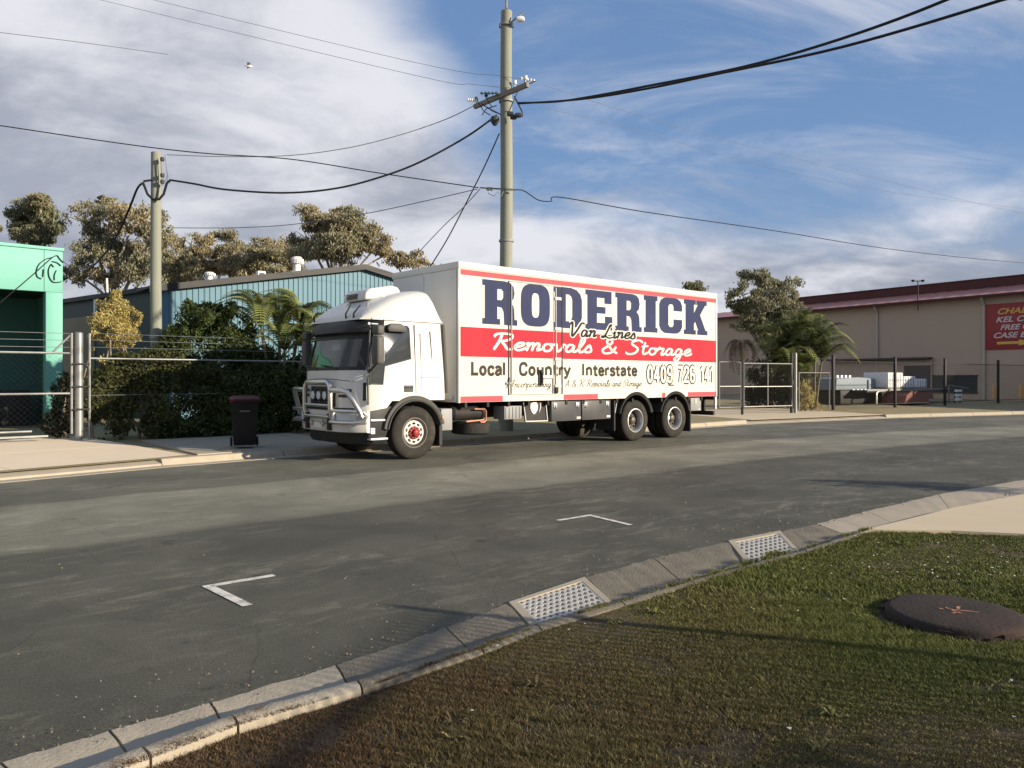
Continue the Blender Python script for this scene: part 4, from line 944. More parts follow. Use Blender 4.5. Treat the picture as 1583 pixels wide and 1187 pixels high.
# mirrors
for s, my0, my1 in ((-1, 1.40, 1.62), (1, 1.27, 1.46)):
    m2 = MB(); m2.box(-1.06,-0.90,min(s*my0,s*my1),max(s*my0,s*my1),2.42,2.60); mi = build('mirror', m2, M['grey_plastic'], cab, bevel=0.04, segs=3)
    m2 = MB(); m2.box(-1.07,-0.90,min(s*my0,s*my1),max(s*my0,s*my1),1.86,2.40); build('mirror_body', m2, M['grey_plastic'], mi, bevel=0.05, segs=3)
    m2 = MB(); m2.box(-0.899,-0.893,min(s*(my0+.03),s*(my1-.03)),max(s*(my0+.03),s*(my1-.03)),1.92,2.35); build('mirror_glass', m2, M['lens'], mi)
    m2 = MB(); m2.tube([(-0.98,s*1.22,2.55),(-0.98,s*(my0+.05),2.58)], 0.022); m2.tube([(-1.00,s*1.22,1.72),(-0.98,s*(my0+.08),1.90)], 0.022); build('mirror_arm', m2, M['black_plastic'], mi)
m2 = MB(); m2.prism([(-0.66,2.56),(-0.60,2.66),(-0.35,2.67),(-0.22,2.60),(-0.22,2.50),(-0.62,2.50)], -1.34, -1.245); build('kerb_mirror', m2, M['grey_plastic'], cab, bevel=0.03)
# front panel: flap seam, grille slots, side air ducts, wipers
def front_x(y, z): return xf(z) + 0.36*(abs(y)/1.235)**(3.4/0.86)
def front_strip(name, y0, y1, z0, z1, mat, o=0.008, n=10, sag=0.0, th=0.02):
    m2 = MB(); r1 = []
    for z, oo in ((z0,-th),(z0,o),(z1,o),(z1,-th)):
        r1.append([(front_x(y0+(y1-y0)*k/n, z)-oo, y0+(y1-y0)*k/n, z + sag*((2*k/n-1)**2)) for k in range(n+1)])
    m2.grid(r1+[r1[0]]); m=n+1; m2.f.append((0,m,2*m,3*m)); m2.f.append((n,m+n,2*m+n,3*m+n)[::-1])
    return build(name, m2, mat, cab, smooth=40)
front_strip('bonnet_seam', -0.98, 0.98, 1.585, 1.598, M['grey_plastic'], 0.003, 16, sag=-0.05)
for s in (-1, 1):
    for z in (1.34, 1.235):
        a, b = sorted((s*0.60, s*0.93)); front_strip('grille_slot', a, b, z, z+0.055, M['black_plastic'], 0.004)
    a, b = sorted((s*1.13, s*1.17)); front_strip('air_duct', a, b, 1.18, 1.52, M['black_plastic'], 0.012, 4)
front_strip('grille', -0.50, 0.50, 1.05, 1.44, M['black_plastic'], 0.006)
for z in (1.12,1.19,1.26,1.33,1.40): front_strip('grille_bar', -0.48, 0.48, z, z+0.018, M['grey_plastic'], 0.022)
front_strip('lower_grille', -1.05, 1.05, 0.985, 1.035, M['black_plastic'], 0.012, 14)
for y in (-0.55, 0.25):
    m2 = MB(); m2.tube([(front_x(y,1.79)-0.03,y,1.79),(front_x(y+0.2,1.84)-0.03,y+0.3,1.84),(front_x(y+0.6,1.86)-0.03,y+0.62,1.86)], 0.012); build('wiper', m2, M['black_plastic'], cab)
# bumper with headlights, valance
def bumper_row(z, o, hw=1.25, x0=-1.36): return [(x0 - o + 0.33*abs(k/16)**3.6, hw*math.copysign(abs(k/16)**0.9, k), z) for k in range(-16, 17)]
m2 = MB(); rws = [bumper_row(z, o) for z, o in ((0.975,-0.05),(0.985,0.01),(0.97,0.03),(0.78,0.045),(0.74,0.03),(0.72,0.05),(0.58,0.035),(0.565,0.0),(0.575,-0.05))]
rws = [[(-1.0, r[0][1], r[0][2])] + r + [(-1.0, r[-1][1], r[-1][2])] for r in rws]
m2.grid(rws); bump = build('bumper', m2, M['white_paint'], truck, smooth=45)
m2 = MB(); rws = [bumper_row(z, o, 1.16, -1.28) for z, o in ((0.60,0.0),(0.40,-0.02),(0.34,-0.06),(0.36,-0.12))]; m2.grid(rws); build('valance', m2, M['black_plastic'], truck)
m2 = MB(); rws = [bumper_row(z, o, 1.245, -1.37) for z, o in ((0.745,0.032),(0.755,0.052),(0.735,0.052),(0.728,0.03))]; m2.grid(rws); build('bumper_trim', m2, M['alloy_dull'], bump)
for s in (-1, 1):
    m2 = MB(); y0, y1 = 0.66, 1.12; rr = []
    for z, o in ((0.80,0.02),(0.80,0.065),(0.95,0.055),(0.95,0.02)):
        rr.append([(-1.36 - o + 0.33*((y0+(y1-y0)*k/8)/1.25)**4.0, s*(y0+(y1-y0)*k/8), z) for k in range(9)])
    m2.grid(rr+[rr[0]]); build('headlight', m2, M['lens'], bump, smooth=40)
    m2 = MB(); m2.box(-1.455,-1.405,min(s*0.60,s*0.655),max(s*0.60,s*0.655),0.79,0.96); build('indicator', m2, M['lens'], bump, bevel=0.006)
m2 = MB(); m2.box(-1.43,-1.40,-0.27,0.27,0.625,0.735); np_ = build('number_plate', m2, M['white_print'], bump, bevel=0.004)
# bull bar: centre hoop, wings round the headlights, cross tubes, mounts
t_ = 0.038; XB = -1.445
m2 = MB(); m2.tube([(XB+0.06,-0.52,0.80),(XB,-0.53,1.0),(XB,-0.53,1.36),(XB,-0.50,1.47),(XB,-0.42,1.525),(XB,0.42,1.525),(XB,0.50,1.47),(XB,0.53,1.36),(XB,0.53,1.0),(XB+0.06,0.52,0.80)], 0.050, 12); bar = build('bull_bar', m2, M['alloy'], truck, smooth=60)
m2 = MB(); m2.tube([(XB,-0.50,1.075),(XB,0.50,1.075)], 0.034, 10); m2.tube([(XB,-0.50,0.855),(XB,0.50,0.855)], 0.034, 10); build('cross_tube', m2, M['alloy'], bar, smooth=60)
for s in (-1, 1):
    m2 = MB(); m2.tube([(XB,s*0.53,1.375),(XB,s*0.98,1.38),(XB+0.05,s*1.09,1.34),(XB+0.12,s*1.17,1.20),(XB+0.22,s*1.25,0.98),(XB+0.26,s*1.27,0.86)], 0.05, 12)
    m2.tube([(XB,s*0.53,0.985),(XB,s*1.02,0.985),(XB+0.14,s*1.20,0.98),(XB+0.30,s*1.28,0.96),(XB+0.34,s*1.285,0.88),(XB+0.30,s*1.27,0.785),(XB+0.12,s*1.18,0.765),(XB,s*1.0,0.765),(XB,s*0.53,0.765)], 0.036, 10)
    build('wing_tube', m2, M['alloy'], bar, smooth=60)
    m2 = MB(); m2.box(XB-0.01,-1.36,min(s*0.40,s*0.50),max(s*0.40,s*0.50),0.60,0.92); build('mount_plate', m2, M['black_plastic'], bar, bevel=0.008)
    m2 = MB(); m2.box(XB-0.03,XB+0.01,s*0.24-0.012,s*0.24+0.012,0.66,0.80); m2.box(XB-0.035,XB+0.01,s*0.24-0.07,s*0.24+0.07,0.72,0.745); build('tow_pin', m2, M['alloy'], bar, bevel=0.004)
for k in (-1, 0, 1):
    m2 = MB(); m2.lathe([(0,-0.045),(0.085,-0.035),(0.10,-0.01),(0.10,0.03),(0.05,0.07),(0,0.08)], (XB+0.06, k*0.24, 1.27), 'x', 20)
    dl_ = build('driving_lamp', m2, M['grey_plastic'], bar); dl_.scale = (1,1,1)
    m2 = MB(); m2.lathe([(0,-0.052),(0.078,-0.040),(0.080,-0.036)], (XB+0.06, k*0.24, 1.27), 'x', 20); build('lamp_lens', m2, M['lens'], dl_)
    m2 = MB(); m2.box(XB+0.05, XB+0.07, k*0.24-0.015, k*0.24+0.015, 1.09, 1.18); build('lamp_bracket', m2, M['black_plastic'], dl_)
# steps and lower side behind the bumper
m2 = MB(); m2.prism([(-1.0,0.46),(-1.0,1.06),(-0.48,1.06),(-0.50,0.80),(-0.62,0.46)], -1.20, -0.9); stp = build('step_well', m2, M['black_plastic'], truck, bevel=0.01)
for x0, x1, z in ((-0.98,-0.66,0.80),(-0.98,-0.60,0.44)):
    m2 = MB(); m2.box(x0,x1,-1.25,-1.02,z-0.02,z+0.02); build('step_tread', m2, M['alloy_dull'], stp, bevel=0.006)
m2 = MB(); m2.box(-0.98,-0.88,-1.245,-1.19,0.54,0.66); build('side_lamp', m2, M['lens'], stp, bevel=0.01)
# front wheel guard
def guard(name, cx, cz, r0, r1, a0, a1, y0, y1, mat, n=22, parent=None):
    rr = []
    for r, y in ((r0,y1),(r0,y0),(r1*0.985,y0-0.02),(r1,y0+0.02),(r1,y1)):
        rr.append([(cx + r*math.cos(a0+(a1-a0)*k/n), y, cz + r*math.sin(a0+(a1-a0)*k/n)) for k in range(n+1)])
    m2 = MB(); m2.grid(rr + [rr[0]]); m = n+1
    m2.f.append(tuple(m*i for i in range(5))); m2.f.append(tuple(m*i+n for i in range(5))[::-1])
    return build(name, m2, mat, parent or truck, smooth=40)
for s in (-1, 1):
    if s < 0:
        gd = guard('wheel_guard', 0.03, 0.53, 0.625, 0.735, R(12), R(172), -1.25, -0.85, M['grey_plastic'])
        guard('guard_lip', 0.03, 0.53, 0.62, 0.66, R(12), R(172), -1.275, -1.24, M['grey_plastic'], parent=gd)
        m2 = MB(); m2.box(0.63,0.70,-1.24,-0.86,0.24,0.64); build('mud_flap', m2, M['black_plastic'], gd)
        m2 = MB(); m2.lathe([(0,-0.02),(0.022,-0.015),(0.025,0)], (0.69,-1.27,0.80), 'y', 12); build('guard_lamp', m2, M['amber'], gd)
    else: guard('wheel_guard', 0.03, 0.53, 0.625, 0.735, R(12), R(172), 0.85, 1.25, M['grey_plastic'])
# --- wheels
def tyre(rad, wd):
    prof = [(0.29,-wd/2+0.03),(0.33,-wd/2+0.005),(0.42,-wd/2),(rad-0.05,-wd/2+0.012),(rad-0.012,-wd/2+0.035)]
    q = -wd/2+0.05
    for k in range(5):
        w = (wd-0.10)/5; prof += [(rad, q+0.006),(rad, q+w-0.006),(rad-0.016, q+w-0.003),(rad-0.016, q+w+0.003)]; q += w
    prof = prof[:-2] + [(rad-0.012, wd/2-0.035),(rad-0.05, wd/2-0.012),(0.42, wd/2),(0.33,wd/2-0.005),(0.29,wd/2-0.03),(0.29,-wd/2+0.03)]
    m2 = MB(); m2.lathe(prof, (0,0,0), 'y', 56); return m2
def disc_holes(mb, r0, r1, hr, rad_h, nh, y, th, hole_l=1.0):
    """ring plate between r0 and r1 with nh round holes at radius rad_h, facing -y"""
    n = nh*8; rr = [r0, rad_h-hr, rad_h+hr, r1]
    for ring in (0, 2):
        mb.grid([[(rr[ring+i]*math.cos(2*math.pi*k/n), y, rr[ring+i]*math.sin(2*math.pi*k/n)) for k in range(n)] for i in (0,1)], closed=True)
    for h in range(nh):
        c0 = 2*math.pi*(h*8+1)/n; c1 = 2*math.pi*(h*8+7)/n; cm = (c0+c1)/2
        mb.grid([[(r*math.cos(a), y, r*math.sin(a)) for a in (2*math.pi*(h*8-1)/n, 2*math.pi*h*8/n, c0)] for r in (rr[1], rr[2])])
        out = [(rad_h + hr*math.sin(q), cm - (c1-c0)/2*math.cos(q)) for q in [math.pi*2*k/16 for k in range(16)]]
        pts = [(r*math.cos(a), y, r*math.sin(a)) for r, a in out]; inn = [(r*math.cos(a), y+th, r*math.sin(a)) for r, a in out]
        mb.add(pts + inn, [(k, (k+1) % 16, (k+1) % 16+16, k+16) for k in range(16)])
        # corners between the round hole and the sector
        for q0, cr, ca in ((0, rr[2], c0), (4, rr[2], c1), (8, rr[1], c1), (12, rr[1], c0)):
            corner = (cr*math.cos(ca), y, cr*math.sin(ca))
            for k in range(q0, q0+4): mb.add([pts[k % 16], pts[(k+1) % 16], corner], [(0,1,2)])
def wheel(loc, kind, flip=False):
    t_o = build('wheel', tyre(0.525, 0.30), M['tyre'], truck, smooth=40); t_o.location = loc; t_o.rotation_euler = (0,0,math.pi if flip else 0)
    if kind == 'front':
        m2 = MB(); m2.lathe([(0.292,0.10),(0.292,-0.115),(0.305,-0.135),(0.285,-0.135),(0.262,-0.10),(0.25,-0.02)], (0,0,0), 'y', 40); build('rim', m2, M['rim_dark'], t_o)
        m2 = MB(); disc_holes(m2, 0.105, 0.225, 0.026, 0.182, 10, -0.105, 0.05); m2.lathe([(0.225,-0.105),(0.24,-0.09),(0.25,-0.02)], (0,0,0), 'y', 40); m2.lathe([(0.105,-0.105),(0.105,-0.05)], (0,0,0), 'y', 30)
        build('wheel_disc', m2, M['rim_white'], t_o)
        m2 = MB(); m2.lathe([(0.25,0.02),(0.10,0.02)], (0,0,0), 'y', 30); build('brake_drum', m2, M['chassis'], t_o)
        m2 = MB(); m2.lathe([(0,-0.215),(0.05,-0.213),(0.068,-0.20),(0.075,-0.15),(0.085,-0.14),(0.125,-0.135),(0.132,-0.115),(0.13,-0.10)], (0,0,0), 'y', 28)
        for k in range(10):
            a = 2*math.pi*k/10 + 0.31; m2.lathe([(0,-0.165),(0.014,-0.163),(0.016,-0.11)], (0.108*math.cos(a), 0, 0.108*math.sin(a)), 'y', 8)
        build('hub', m2, M['hub_red'], t_o)
    else:
        m2 = MB(); m2.lathe([(0.292,0.12),(0.292,-0.12),(0.308,-0.142),(0.288,-0.145),(0.268,-0.12),(0.255,-0.02),(0.245,0.02)], (0,0,0), 'y', 40); build('rim', m2, M['alloy_dull'] if kind != 'rear_dark' else M['rim_dark'], t_o)
        m2 = MB(); disc_holes(m2, 0.10, 0.245, 0.026, 0.195, 10, 0.03, 0.05); m2.lathe([(0.10,0.03),(0.098,-0.02),(0.085,-0.07),(0.06,-0.085),(0,-0.088)], (0,0,0), 'y', 28)
        for k in range(10):
            a = 2*math.pi*k/10; m2.lathe([(0,-0.005),(0.013,-0.003),(0.015,0.03)], (0.135*math.cos(a), 0, 0.135*math.sin(a)), 'y', 8)
        build('wheel_disc', m2, M['rim_dark'], t_o)
        m2 = MB(); m2.lathe([(0.25,0.09),(0.0,0.09)], (0,0,0), 'y', 30); build('brake_drum', m2, M['chassis'], t_o)
        if kind == 'red':
            m2 = MB(); m2.prism([(-0.21,-0.08),(-0.235,0.0),(-0.20,0.11),(-0.13,0.12),(-0.12,-0.02),(-0.15,-0.10)], -0.02, 0.02); o = build('wheel_reflector', m2, M['orange_red'], t_o, bevel=0.006)
        if kind == 'white':
            m2 = MB(); m2.lathe([(0,-0.05),(0.06,-0.045),(0.065,0.0)], (-0.15,0.0,0.02), 'y', 18); build('wheel_reflector', m2, M['white_print'], t_o)
    return t_o
wheel((0.03,-1.10,0.525), 'front'); wheel((0.03,1.10,0.525), 'front', True)
for x, k in ((W2,'red'),(W3,'white')):
    wheel((x,-1.07,0.525), k); wheel((x,-0.74,0.525), 'rear'); wheel((x,0.74,0.525), 'rear', True); wheel((x,1.07,0.525), 'rear', True)
# --- chassis, axles, underbody fittings
m2 = MB(); m2.box(-1.1,10.3,-0.47,-0.39,0.72,0.98); m2.box(-1.1,10.3,0.39,0.47,0.72,0.98)
for x in (1.4,2.6,3.8,5.2,6.2,7.6,9.2,10.2): m2.box(x,x+0.08,-0.39,0.39,0.75,0.95)
ch = build('chassis', m2, M['chassis'], truck, smooth=0)
m2 = MB()
for x in [1.3+0.6*k for k in range(16)]: m2.box(x,x+0.06,-1.22,1.22,0.99,1.095)
build('floor_bearers', m2, M['chassis'], truck, smooth=0)
for x in (0.03, W2, W3):
    m2 = MB(); m2.tube([(x,-0.95,0.525),(x,0.95,0.525)], 0.09, 12); m2.lathe([(0,-0.2),(0.14,-0.12),(0.2,0),(0.14,0.12),(0,0.2)], (x,0,0.525), 'y', 16); build('axle', m2, M['chassis'], truck)
m2 = MB(); m2.box(-0.8,1.0,-0.35,0.35,0.45,1.2); build('engine', m2, M['chassis'], truck, bevel=0.05)
m2 = MB(); m2.box(0.70,0.99,-1.20,-0.75,0.53,0.98); build('side_tank', m2, M['grey_paint'], truck, bevel=0.02)
m2 = MB(); m2.lathe([(0,-0.45),(0.12,-0.44),(0.15,-0.40),(0.15,0.40),(0.12,0.44),(0,0.45)], (1.55,-0.95,0.86), 'x', 20); build('air_tank', m2, M['chassis'], truck)
m2 = MB(); m2.tube([(1.38,-1.16,0.69),(1.86,-1.16,0.71)], 0.02); m2.tube([(1.60,-1.16,0.95),(1.88,-1.16,0.94),(1.92,-1.16,0.90),(1.92,-1.16,0.70),(1.86,-1.16,0.66),(1.76,-1.16,0.67)], 0.018); build('pipe', m2, material('copper_pipe', (0.50,0.22,0.15), 0.4, metal=0.5), truck)
m2 = MB(); m2.prism([(1.40,0.40),(1.40,0.64),(2.20,0.66),(2.22,0.42)], -0.80, -0.1)
prof = [(0.22,-0.10),(0.36,-0.13),(0.42,-0.10),(0.42,0.10),(0.36,0.13),(0.22,0.10)]
m2 = MB(); m2.lathe(prof, (1.80,-0.78,0.53), 'z', 32); build('spare_wheel', m2, M['tyre'], truck)
m2 = MB(); m2.box(2.43,2.94,-1.18,-0.80,0.70,0.99)
for k in range(5): m2.box(2.46+0.1*k,2.50+0.1*k,-1.195,-1.18,0.72,0.97)
build('battery_box', m2, M['grey_paint'], truck, bevel=0.008)
m2 = MB(); m2.prism([(3.05,1.06),(3.80,1.06),(3.80,0.62),(3.12,0.63)], -1.10, -1.07); fl = build('side_flap', m2, M['black_plastic'], truck)
m2 = MB()
for a, b in (((3.05,1.06),(3.12,0.63)),((3.12,0.63),(3.80,0.62)),((3.80,0.62),(3.74,1.06))): m2.tube([(a[0],-1.115,a[1]),(b[0],-1.115,b[1])], 0.014)
build('flap_trim', m2, M['white_print'], fl)
m2 = MB(); m2.prism([(3.27,1.03),(3.36,1.06),(3.46,1.06),(3.50,0.98),(3.49,0.88),(3.42,0.80),(3.37,0.78),(3.30,0.84),(3.26,0.93)], -1.116, -1.1005); build('shield_emblem', m2, M['sign_white'], fl, bevel=0.004)
m2 = MB(); m2.tube([(3.57,-1.108,1.04),(3.575,-1.108,0.93),(3.54,-1.108,0.82)], [0.016,0.02,0.006]); build('crescent_emblem', m2, M['sign_white'], fl)
for x0, x1 in ((3.85,4.835),(4.875,5.90)):
    m2 = MB(); m2.box(x0,x1,-1.20,-0.75,0.60,1.07); tb = build('tool_box', m2, M['toolbox'], truck, bevel=0.012)
    for x in (x0+0.12, x1-0.12):
        m2 = MB(); m2.box(x-0.05,x+0.05,-1.215,-1.20,0.92,1.03); m2.tube([(x,-1.225,0.90),(x,-1.225,1.0)], 0.014); build('latch', m2, M['alloy_dull'], tb, bevel=0.003)
    m2 = MB(); m2.box(x1-0.15,x1-0.02,-1.206,-1.2005,0.64,0.69); build('marker_plate', m2, M['white_print'], tb)
m2 = MB(); m2.tube([(6.16,-1.18,1.06),(6.06,-1.18,0.62)], 0.012); build('stay_rod', m2, M['alloy_dull'], truck)
for x in (W2, W3): guard('wheel_guard', x, 0.56, 0.62, 0.695, R(14), R(166), -1.235, -0.60, M['black_plastic'])
m2 = MB(); m2.box(9.16,9.20,-1.23,-0.6,0.14,1.05); build('mud_flap', m2, M['black_plastic'], truck)
m2 = MB(); m2.box(6.0,6.04,-1.23,-0.6,0.3,1.05); build('mud_flap', m2, M['black_plastic'], truck)
m2 = MB(); m2.box(9.24,9.74,-1.18,-0.7,0.70,1.06); rb = build('tool_box', m2, M['grey_paint'], truck, bevel=0.01)
m2 = MB(); m2.box(9.46,9.50,-1.195,-1.18,0.9,1.03); m2.box(9.62,9.70,-1.186,-1.1805,0.72,0.75); build('latch', m2, M['white_print'], rb)
m2 = MB(); m2.box(10.30,10.38,-1.2,1.2,0.55,0.67); m2.box(10.30,10.36,-0.9,-0.8,0.67,1.0); m2.box(10.30,10.36,0.8,0.9,0.67,1.0); build('rear_bar', m2, M['chassis'], truck)
m2 = MB(); m2.box(10.33,10.40,-1.255,-1.20,0.72,1.08); build('rear_lamp', m2, M['sign_white'], truck, bevel=0.006)

# ------------------------------------------------------------------ buildings
def onplane(px, py, o, d):
    """picture point on the upright plane through o along d: distance along d, height"""
    a = (px-CX)/F; t = (a*o.y - o.x)/(d.x - a*d.y); Y = o.y + t*d.y
    return t, EYE + (HY-py)*Y/F
ANG = math.atan2(DIR.y, DIR.x)
# teal building on the left
O1 = Vector((-12.73, 22.0, 0))
t = thing('teal_building', 'teal building with a deep fascia over a shaded recessed front, at far left', 'building', O1, ANG)
m2 = MB(); m2.box(-9.5,0,0,0.25,4.03,5.20); fa = build('fascia', m2, M['teal_fascia'], t, bevel=0.01)
m2 = MB(); m2.box(-9.55,0.03,-0.04,0.30,5.203,5.29); build('fascia_capping', m2, M['teal_fascia'], fa, bevel=0.01)
for x in (-0.46, -3.4, -6.3): m2 = MB(); m2.box(x-0.008,x+0.008,-0.004,0.01,4.03,5.20); build('fascia_joint', m2, M['teal_wall'], fa, smooth=0)
m2 = MB(); m2.box(-0.42,0,0.005,0.40,0.1,4.028); build('column', m2, M['teal_fascia'], t, bevel=0.012)
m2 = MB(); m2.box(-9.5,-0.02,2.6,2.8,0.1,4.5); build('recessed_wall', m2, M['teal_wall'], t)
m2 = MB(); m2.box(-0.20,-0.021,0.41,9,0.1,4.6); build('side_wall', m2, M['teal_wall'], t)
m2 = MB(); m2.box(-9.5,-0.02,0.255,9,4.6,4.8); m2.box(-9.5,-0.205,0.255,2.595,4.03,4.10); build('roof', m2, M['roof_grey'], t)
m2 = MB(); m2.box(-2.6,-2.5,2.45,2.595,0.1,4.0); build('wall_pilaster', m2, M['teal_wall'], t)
m2 = MB(); m2.box(-6.5,-2.65,2.55,2.595,0.12,3.4)
for k in range(16): m2.box(-6.48,-2.67,2.535,2.55,0.2+0.2*k,0.33+0.2*k)
build('roller_door', m2, M['door_dark'], t, smooth=0)
m2 = MB(); m2.box(-2.2,-0.6,1.3,2.2,0.16,1.25); o = build('steel_cabinet', m2, M['dark_steel'], None, bevel=0.03)
o.location = O1; o.rotation_euler = (0,0,ANG); tag(o, 'low dark steel cabinet with a grey panel in the recess of the teal building', 'cabinet')
m2 = MB(); m2.box(-2.15,-1.45,1.28,1.299,0.72,1.05); build('panel', m2, M['tarp'], o, bevel=0.01)
# dark tubes shaped as the shadow of overhead cables on the fascia
tb_ = thing('cable_shadow_loops', 'thin dark tubes standing in for cable shadow on the right end of the teal fascia', 'cable', O1, ANG)
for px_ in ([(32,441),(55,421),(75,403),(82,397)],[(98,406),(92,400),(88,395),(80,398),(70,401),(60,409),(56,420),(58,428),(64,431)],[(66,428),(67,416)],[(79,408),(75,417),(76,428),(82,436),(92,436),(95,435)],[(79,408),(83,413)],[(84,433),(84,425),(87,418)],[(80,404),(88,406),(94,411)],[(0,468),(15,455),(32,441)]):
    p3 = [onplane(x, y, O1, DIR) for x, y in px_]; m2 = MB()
    m2.tube([Vector((a.x,-0.025,a.y)) for a in crom([(s_, z_) for s_, z_ in p3], 4)], 0.013, 6); build('cable_shadow_loop', m2, M['cable_black'], tb_)

# blue gabled shed
O2 = Vector((-11.84, 26.0, 0)); HE, HR, XR = 4.62, 6.05, 7.8
t = thing('blue_shed', 'blue corrugated gabled shed with dark grey roof edge behind the hedge', 'shed', O2, ANG)
def top(x): return HE + (HR-HE)*(1-abs(x-XR)/XR)
ns = 20; W_ = 2*XR/ns
for k in range(ns):
    m2 = MB(); x0 = k*W_; pr = []
    for r in range(4):
        a = x0 + r*W_/4; pr += [(a+0.002,0),(a+0.135,0),(a+0.148,-0.030),(a+0.180,-0.030)]
    pr.append((x0+W_-0.003, 0))
    cols = [[(x, y, z) for z in (0.12, top(x)-0.03)] for x, y in pr]; m2.grid(cols)
    build('wall_sheet', m2, M['blue_sheet'], t, smooth=0)
m2 = MB(); m2.prism([(0,0.1),(0,HE-0.08),(XR,HR-0.08),(2*XR,HE-0.08),(2*XR,0.1)], 0.05, 22.0); build('shell', m2, M['grey_wall'], t, smooth=0)
for s in (-1, 1):
    xe = XR + s*(XR+0.35); he = HR - (HR-HE)*(XR+0.35)/XR
    m2 = MB(); m2.prism([(XR + s*0.002,HR+0.03),(xe,he+0.03),(xe,he+0.11),(XR + s*0.002,HR+0.11)], -0.20, 22.2); build('roof', m2, M['roof_grey'], t, smooth=0)
    m2 = MB(); m2.prism([(XR + s*0.002,HR-0.10),(xe,he-0.10),(xe,he+0.115),(XR + s*0.002,HR+0.115)], -0.24, -0.205); build('barge_board', m2, M['roof_grey'], t, smooth=0)
def ventilator(px, py, Y, h, r, name, label):
    p = P(px, py, Y); tt = thing(name, label, 'roof vent', p)
    m2 = MB(); m2.lathe([(r*0.6,-0.5),(r*0.6,h*0.35),(r*0.95,h*0.42),(r*1.0,h*0.75),(r*0.7,h*0.95),(0,h)], (0,0,0), 'z', 24); build('cowl', m2, M['vent_white'], tt)
    m2 = MB()
    for k in range(18):
        a = 2*math.pi*k/18; c, s = math.cos(a), math.sin(a); m2.add([(r*0.98*c,r*0.98*s,h*0.42),(r*1.07*c-0.02*s,r*1.07*s+0.02*c,h*0.45),(r*1.04*c-0.02*s,r*1.04*s+0.02*c,h*0.75),(r*0.95*c,r*0.95*s,h*0.78)], [(0,1,2,3)])
    build('vane', m2, M['alloy'], tt)
    m2 = MB(); m2.box(-r*0.8,r*0.8,-r*0.8,r*0.8,-0.7,-0.1); build('flashing', m2, M['vent_white'], tt, bevel=0.02)
ventilator(459, 416, 33.5, 0.55, 0.26, 'roof_vent', 'large white turbine vent standing near the ridge of the blue shed')
ventilator(324, 431, 31.0, 0.28, 0.20, 'roof_vent', 'small pale dome vent on the left slope of the blue shed')
p = P(403, 424, 30.0); m2 = MB(); m2.box(-0.16,0.16,-0.12,0.12,-0.35,0.12); o = build('roof_box', m2, M['vent_white'], None, bevel=0.02); o.location = p; o.rotation_euler = (0,0,ANG); tag(o, 'small white box on the roof edge of the blue shed', 'junction box')
m2 = MB(); m2.box(-0.1,0.1,-0.14,-0.121,-0.3,0.05); build('cover', m2, M['grey_plastic'], o)

# grey shed further left
A3 = Vector((-12.1, 26.25, 0)); B3 = Vector((-17.75, 30.7, 0)); d3 = (B3-A3).normalized(); n3 = Vector((-d3.y, d3.x, 0)); L3 = (B3-A3).length + 4
t = thing('grey_shed', 'dark grey shed wall with a tan door between the teal building and the blue shed', 'shed', A3, math.atan2(d3.y, d3.x))
hz = 4.55
m2 = MB(); m2.box(0,L3,-6,0,0.1,hz); build('wall', m2, M['grey_wall'], t)
m2 = MB(); m2.box(-0.02,L3,-6.1,0.15,hz+0.002,hz+0.16); build('roof_edge', m2, M['roof_grey'], t)
ta = onplane(147, 0, A3, d3)[0]; tb2 = onplane(100, 0, A3, d3)[0]
m2 = MB(); m2.box(ta,tb2,0.002,0.05,0.12,onplane(120,491,A3,d3)[1]); o = build('tan_door', m2, M['tan_panel'], t)
for px_, y0, y1 in ((150, 457, 487),):
    a, z1 = onplane(px_, y0, A3, d3); m2 = MB(); m2.box(a-0.06,a+0.06,0.02,0.10,onplane(px_, y1, A3, d3)[1],z1); build('downpipe', m2, M['vent_white'], t)
m2 = MB(); a, z1 = onplane(166, 430, A3, d3); m2.tube([(a,0.0,z1-0.6),(a+0.05,0,z1)], 0.04); build('flue', m2, M['vent_white'], t)

# beige warehouse on the right
d4 = Vector((-0.5408, 0.8412, 0)); O4 = Vector((31.7, 48.0, 0)); n4 = Vector((-0.8412, -0.5408, 0))   # n4 faces the camera side
t = thing('warehouse', 'long beige warehouse with pinkish red roof edge and maroon upper roof, at right', 'warehouse', O4, math.atan2(d4.y, d4.x))
# local x along the wall (left/back), local y: +y = n4 direction
EV = 6.92; LW0, LW1 = -28.0, 30.0
k1 = onplane(1522, 0, O4, d4)[0]; k2 = onplane(1357, 0, O4, d4)[0]; k3 = k2 + (k2-k1); edges = [LW0, k1-2*(k2-k1), k1-(k2-k1), k1, k2, k3, LW1]
for a, b in zip(edges, edges[1:]):
    m2 = MB(); m2.box(a+0.012,b-0.012,-0.2,0,0.2,EV); build('wall_panel', m2, M['beige_wall'], t)
m2 = MB(); m2.box(LW0,LW1,-14,-0.21,0.2,EV-0.1); build('core', m2, M['beige_wall'], t, smooth=0)
m2 = MB()
nb = 116; rows = []
for k in range(nb+1):
    x = LW0-0.3 + (LW1-LW0+0.6)*k/nb; h = 0.03 if k % 2 else 0.0
    rows.append([(x,0.45,EV+0.02+h),(x,-2.9,EV+0.80+h),(x,-2.9,EV+0.72),(x,0.45,EV-0.06)])
m2.grid(rows); build('roof', m2, M['roof_red'], t, smooth=0)
m2 = MB(); m2.box(LW0-0.3,LW1+0.3,0.452,0.60,EV-0.14,EV+0.03); build('gutter', m2, M['roof_maroon'], t, bevel=0.02)
m2 = MB(); m2.box(LW0-0.2,20.0,-9.0,-2.905,EV+0.4,EV+1.42); build('upper_roof', m2, M['roof_maroon'], t)
m2 = MB(); m2.box(LW0-0.25,20.05,-9.1,-2.86,EV+1.423,EV+1.50); build('roof_capping', m2, M['roof_maroon'], t)
